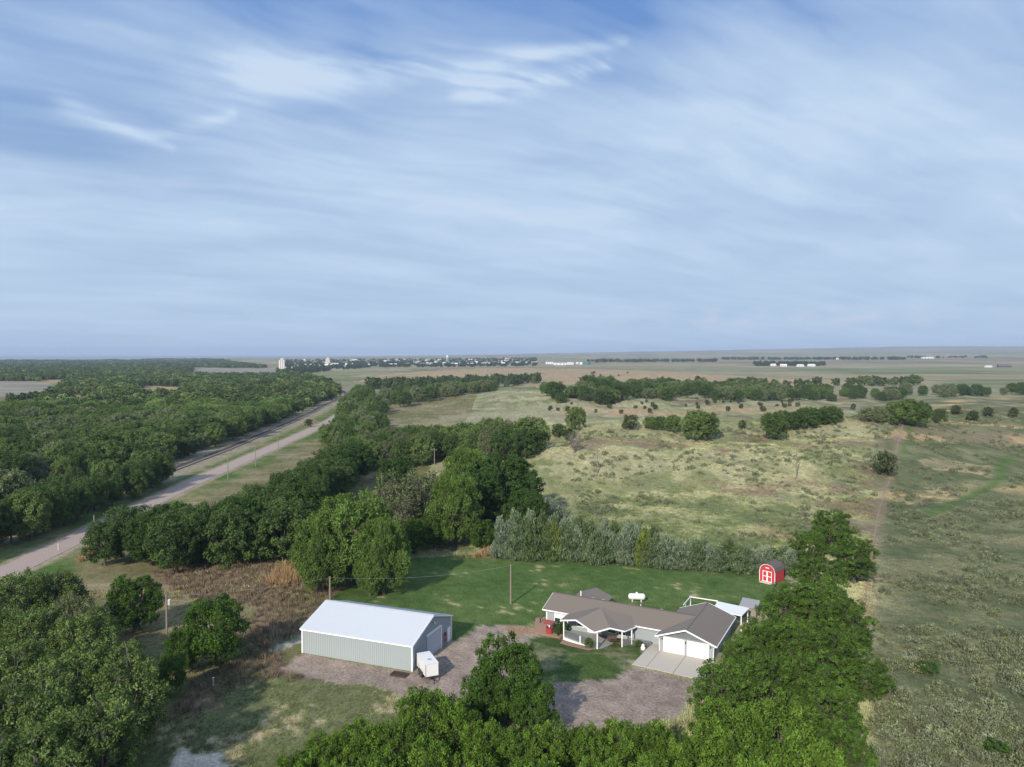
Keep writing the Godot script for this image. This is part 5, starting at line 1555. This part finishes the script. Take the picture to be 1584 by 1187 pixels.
	# trees in the draw behind the crest of the hill
	plant_tops([["cedar0", 975, 641, 6.0, 1.2], ["wood1", 1005, 645, 6.5, 1.2], ["wood0", 1022, 643, 7.0, 1.2], ["wood1", 1042, 644, 6.5, 1.2], ["wood1", 1078, 633, 9.5, 1.0], ["wood0", 1095, 636, 8.5, 1.0], ["wood0", 1202, 638, 8.0, 1.2], ["wood2", 1228, 633, 8.5, 1.2], ["wood0", 1252, 630, 9.0, 1.2], ["wood0", 1282, 630, 9.0, 1.2], ["wood3", 1360, 630, 8.0, 1.2], ["wood1", 1392, 617, 10.5, 1.2], ["wood0", 1418, 617, 10.5, 1.2], ["cedar1", 1148, 650, 3.0], ["wood0", 1190, 640, 6.5, 1.3], ["wood0", 1215, 634, 7.0, 1.2], ["wood0", 1240, 632, 7.5, 1.2], ["wood2", 1268, 630, 7.5, 1.2], ["wood0", 1295, 634, 7.0, 1.2], ["cedar1", 1320, 628, 5.0], ["wood3", 1342, 632, 6.5, 1.2], ["wood1", 1380, 622, 8.0, 1.2], ["wood1", 1405, 615, 9.0, 1.2], ["wood0", 1430, 622, 8.0, 1.1],
		["wood0", 1455, 634, 6.0, 1.2], ["cedar0", 1480, 630, 5.0, 1.3], ["cedar1", 1505, 633, 4.5, 1.3], ["cedar0", 1530, 632, 4.5, 1.3], ["cedar1", 1568, 628, 4.5], ["cedar0", 1450, 646, 3.0], ["wood0", 865, 655, 4.5, 1.2], ["cedar0", 880, 660, 4.5, 1.0], ["wood1", 890, 628, 8.0, 1.0]],
		"hollow_tree", "green tree in the hollow just behind the grassy crest", "trees behind the grassy crest")
	plant_band(["wood0", "wood1", "wood2"], [[530, 655], [556, 650], [578, 622], [565, 606], [550, 612], [541, 632]], 40, 6.0, 9.0, 13.0, "bend_tree", "green tree hiding the bend of the road beyond the hill", "trees at the bend of the road")
	# belts along the far creek
	plant_band(["wood0", "wood1", "wood3"], [[530, 655], [575, 650], [620, 632], [680, 619], [765, 611], [765, 602], [660, 606], [560, 624], [530, 640]], 100, 6.5, 8.5, 13.5, "creek_tree", "green tree of the creek belt between road and hill", "trees of the near creek belt")
	plant_band(["far2", "juniper2", "far2"], [[570, 601], [700, 595], [832, 589], [832, 594], [760, 600], [600, 607]], 120, 6.0, 11.0, 15.0, "shelterbelt_pine", "very dark evergreen in the shelterbelt above the creek cabins", "dark evergreens of the shelterbelt", 1.1)
	plant_band(["wood0", "wood1", "wood2", "wood3", "wood0"], [[800, 618], [870, 609], [1000, 605], [1100, 605], [1200, 607], [1300, 609], [1640, 606], [1640, 613], [1300, 620], [1190, 622], [1000, 624], [800, 628]], 230, 6.0, 8.0, 14.5, "creek_tree", "green tree of the long creek belt crossing the plain", "trees of the far creek belt", 1.15)
	plant_band(["far0", "far1", "far2"], [[930, 604], [1000, 596], [1100, 598], [1330, 596], [1435, 592], [1435, 597], [1100, 603]], 110, 7.0, 9.0, 14.5, "grove_tree", "dark tree of the grove behind the long creek belt", "trees behind the creek belt", 1.1)
	plant_band(["cedar0", "cedar1"], [[835, 632], [900, 620], [1080, 620], [1250, 620], [1250, 634], [1000, 640], [860, 642]], 48, 6.0, 2.2, 4.2, "hillside_juniper", "small dark round juniper scattered on the tan flat before the creek", "small junipers on the flat", 1.1, "juniper")
	plant_band(["cedar0"], [[880, 578], [985, 578], [985, 585], [880, 585]], 7, 20.0, 4.0, 6.5, "field_juniper", "lone dark juniper dotting the wide tan field", "junipers in the tan field", 1.1, "juniper")
	plant_tops([["cedar1", 477, 648, 5.0, 1.1]], "roadside_bush", "round dark bush on the strip between railway and road", "", "shrub")
	print("trees ", get_child_count())

# ------------------------------------------------------------------ scene
func _ready() -> void:
	var cam := Camera3D.new()
	cam.position = Vector3(0, EYE, 0)
	cam.rotation.x = -PITCH
	cam.fov = rad_to_deg(2.0 * atan(593.5 / FOCAL))
	cam.near = 0.5
	cam.far = 60000.0
	cam.current = true
	add_child(cam)
	var env := Environment.new()
	env.background_mode = Environment.BG_SKY
	env.sky = build_sky()
	env.tonemap_mode = Environment.TONE_MAPPER_LINEAR
	env.tonemap_exposure = 1.05
	env.fog_enabled = true
	env.fog_density = 0.00008
	env.fog_light_color = Color(0.80, 0.88, 1.0)
	env.sdfgi_enabled = true
	env.ssao_enabled = true
	env.ssil_enabled = true
	var we := WorldEnvironment.new()
	we.environment = env
	add_child(we)
	var sun := DirectionalLight3D.new()
	sun.light_energy = 1.6
	sun.light_color = Color(1.0, 0.955, 0.88)
	sun.light_angular_distance = 1.2
	sun.shadow_enabled = true
	add_child(sun)
	var az := deg_to_rad(25.0)
	var el := deg_to_rad(28.0)
	sun.look_at_from_position(Vector3.ZERO, Vector3(sin(az) * cos(el), -sin(el), -cos(az) * cos(el)))
	print("sky")

	for q in [[n_a, 21, 0.07, 3], [n_b, 22, 0.009, 4], [n_c, 23, 0.02, 3]]:
		q[0].seed = q[1]
		q[0].frequency = q[2]
		q[0].fractal_octaves = q[3]
		q[0].noise_type = FastNoiseLite.TYPE_SIMPLEX_SMOOTH
	road_line = smooth_line([[-92, -40], [-95, -100], [-99.5, -157], [-106, -241], [-112, -380], [-117, -470], [-125, -545], [-145, -680], [-195, -980], [-215, -1250]])
	rail_line = smooth_line([[-121, -40], [-122, -140], [-124.3, -245], [-128.3, -328], [-147, -535], [-163, -690], [-172, -760], [-195, -850], [-235, -975], [-330, -1250], [-900, -2600], [-2000, -5000]])
	fence_line = poly([[1310, 1187], [1330, 1020], [1343, 900], [1357, 805], [1367, 770], [1379, 728], [1389, 690], [1395, 666], [1400, 650]])
	path_line = poly([[1650, 700], [1584, 708], [1558, 712], [1547, 722], [1549, 738], [1530, 755], [1500, 770], [1470, 782], [1440, 796]])
	zone("brown", [[235, 885], [400, 873], [480, 868], [500, 900], [520, 930], [470, 965], [460, 985], [400, 1015], [360, 1000], [400, 940], [300, 930], [250, 905]], 1.5)
	zone("rough", [[150, 1187], [210, 1100], [300, 1050], [400, 1012], [440, 1040], [520, 1052], [610, 1070], [660, 1120], [640, 1187]], 1.5)
	zone("brown", [[290, 1062], [400, 1000], [430, 1010], [440, 1040], [500, 1055], [430, 1050], [370, 1062], [300, 1110], [240, 1130]], 1.5)
	zone("lawn", [[592, 868], [640, 862], [770, 858], [1000, 873], [1180, 888], [1220, 890], [1220, 930], [1140, 960], [1000, 960], [845, 960], [800, 965], [740, 975], [700, 990], [590, 960], [500, 940], [520, 912]], 1.0)
	zone("front_lawn", [[812, 985], [850, 985], [990, 1000], [992, 1020], [975, 1042], [940, 1054], [880, 1060], [835, 1055], [820, 1030]], 0.8)
	zone("gravel", [[430, 1036], [466, 1011], [640, 1042], [668, 1015], [700, 990], [745, 968], [800, 966], [845, 978], [815, 992], [822, 1030], [838, 1054], [880, 1058], [940, 1052], [985, 1034], [1070, 1052], [1060, 1110], [980, 1130], [850, 1130], [800, 1100], [700, 1100], [640, 1085], [590, 1062], [500, 1052]], 0.8)
	zone("clay", [[770, 966], [845, 972], [830, 985], [790, 985]], 0.8)
	zone("sand", [[245, 1200], [285, 1158], [310, 1168], [345, 1162], [372, 1200]], 0.8)
	zone("chalk", [[405, 1012], [440, 996], [470, 985], [470, 995], [430, 1008]], 0.4)
	zone("reed", [[412, 905], [430, 880], [480, 872], [486, 900], [440, 912]], 1.0)
	zone("reed", [[118, 872], [142, 850], [150, 848], [140, 866]], 0.8)
	zone("straw", [[470, 792], [540, 745], [590, 725], [590, 732], [540, 756], [480, 800]], 1.0)
	zone("reed", [[740, 862], [768, 845], [772, 862], [700, 866]], 0.8)
	zone("tan", [[540, 592], [600, 579], [690, 572], [800, 569], [900, 571], [1000, 574], [1090, 579], [1180, 584], [1330, 592], [1250, 600], [1000, 600], [900, 594], [840, 600], [700, 594], [600, 590]], 8.0)
	zone("clay", [[560, 586], [620, 580], [640, 583], [600, 589]], 8.0)
	zone("tan", [[850, 640], [900, 632], [1080, 632], [1250, 626], [1250, 634], [1000, 642]], 3.0)
	zone("pale", [[298, 569], [425, 570], [425, 580], [300, 578]], 8.0)
	zone("pale", [[-40, 590], [50, 590], [85, 596], [100, 604], [45, 613], [-40, 616]], 5.0)
	zone("tan", [[222, 597], [282, 599], [276, 607], [215, 606]], 5.0)
	zone("tan", [[60, 588], [108, 587], [108, 592], [70, 594]], 5.0)
	zone("tan", [[108, 611], [132, 611], [134, 618], [108, 618]], 4.0)
	zone("slope", [[840, 800], [900, 775], [1010, 765], [1150, 770], [1240, 785], [1250, 850], [1200, 870], [1040, 845], [900, 815]], 5.0)
	zone("heath", [[1060, 755], [1180, 748], [1320, 752], [1330, 768], [1180, 765]], 5.0)
	zone("heath", [[840, 697], [900, 684], [1000, 680], [1130, 683], [1000, 691], [900, 698]], 4.0)
	zone("heath", [[1080, 697], [1240, 684], [1384, 676], [1386, 688], [1240, 694], [1100, 704]], 4.0)
	zone("heath", [[1412, 662], [1480, 664], [1600, 676], [1600, 690], [1480, 684], [1408, 684]], 4.0)
	zone("bleached", [[836, 722], [960, 708], [1120, 706], [1010, 732], [900, 748], [845, 740]], 4.0)
	zone("bleached", [[1110, 672], [1240, 662], [1385, 654], [1384, 664], [1240, 674]], 4.0)
	zone("bleached", [[610, 660], [700, 642], [830, 626], [960, 624], [900, 650], [760, 655], [640, 664]], 5.0)
	zone("straw", [[1390, 768], [1440, 755], [1520, 742], [1500, 762], [1450, 778], [1395, 782]], 3.0)
	zone("straw", [[1420, 712], [1480, 712], [1535, 722], [1530, 738], [1470, 730], [1425, 722]], 3.0)
	zone("green", [[1396, 702], [1404, 675], [1407, 650], [1413, 650], [1412, 680], [1405, 704]], 1.0)
	zone("lawn", [[1110, 652], [1210, 646], [1390, 644], [1395, 650], [1210, 658]], 2.0)
	build_ground()
	build_lines()
	make_protos()
	build_woodland()
	build_barn()
	build_house()
	build_yard()
	build_trees()
	build_trailer()
	build_fence()
	var a := spot(790, 935)
	pole(a, 6.8, "grey wooden utility pole standing in the open lawn beside the house", "utility poles", false)
	var b := spot(510, 892, 7.0)
	pole(b, 7.0, "pale utility pole rising behind the barn's far end", "utility poles", false)
	var c := spot(257, 920, 7.0)
	pole(c, 7.0, "weathered utility pole carrying a grey transformer by the creek", "utility poles", false, 0.3, true)
	wire(a + Vector3(0, 6.6, 0), b + Vector3(0, 6.8, 0), 0.9, "sagging overhead wire from the lawn pole to the pole behind the barn")
	wire(b + Vector3(0, 6.8, 0), c + Vector3(0, 6.8, 0), 0.5, "overhead wire from the pole behind the barn to the transformer pole")
	for q in [[145, 797, 8.0], [352, 706, 8.0], [395, 690, 8.0], [430, 676, 8.0]]:
		pole(spot(q[0], q[1], q[2]), q[2], "slim utility pole on the verge of the country road", "roadside utility poles", false, 0.1)
	pole(spot(672, 694, 9.0), 9.0, "grey utility pole poking out of the wooded draw", "utility poles", true, 0.4)
	for q in [[924, 733], [1232, 741]]:
		pole(spot(q[0], q[1]), 8.0 if q[0] < 1000 else 10.5, "tall thin utility pole on the grassy slope", "pasture utility poles", false)
	for q in [[330, 1066, 1.4, "short pale wooden post in the rough grass before the barn"], [385, 925, 2.0, "thin dark post in the brown weeds behind the lone tree"], [269, 746, 1.3, "white marker post between the railway and the road"], [90, 852, 1.4, "white reflector post on the edge of the country road"]]:
		var p := thing("marker_post", q[3], "post", spot(q[0], q[1]))
		part("stake", Shape.new().box(Vector3(-0.07, -0.2, -0.07), Vector3(0.07, q[2], 0.07)).mesh(), mat("pale_board", 0.55, 0.5, 0.42, 0.8) if q[0] != 385 else mat("dark_wood", 0.085, 0.05, 0.035, 0.7), p)
		part("cap", Shape.new().box(Vector3(-0.09, q[2], -0.09), Vector3(0.09, q[2] + 0.06, 0.09)).mesh(), mat("white_trim", 0.80, 0.81, 0.83, 0.5), p)
	build_town()
	build_cover()
	for k in protos:
		protos[k][0].free()
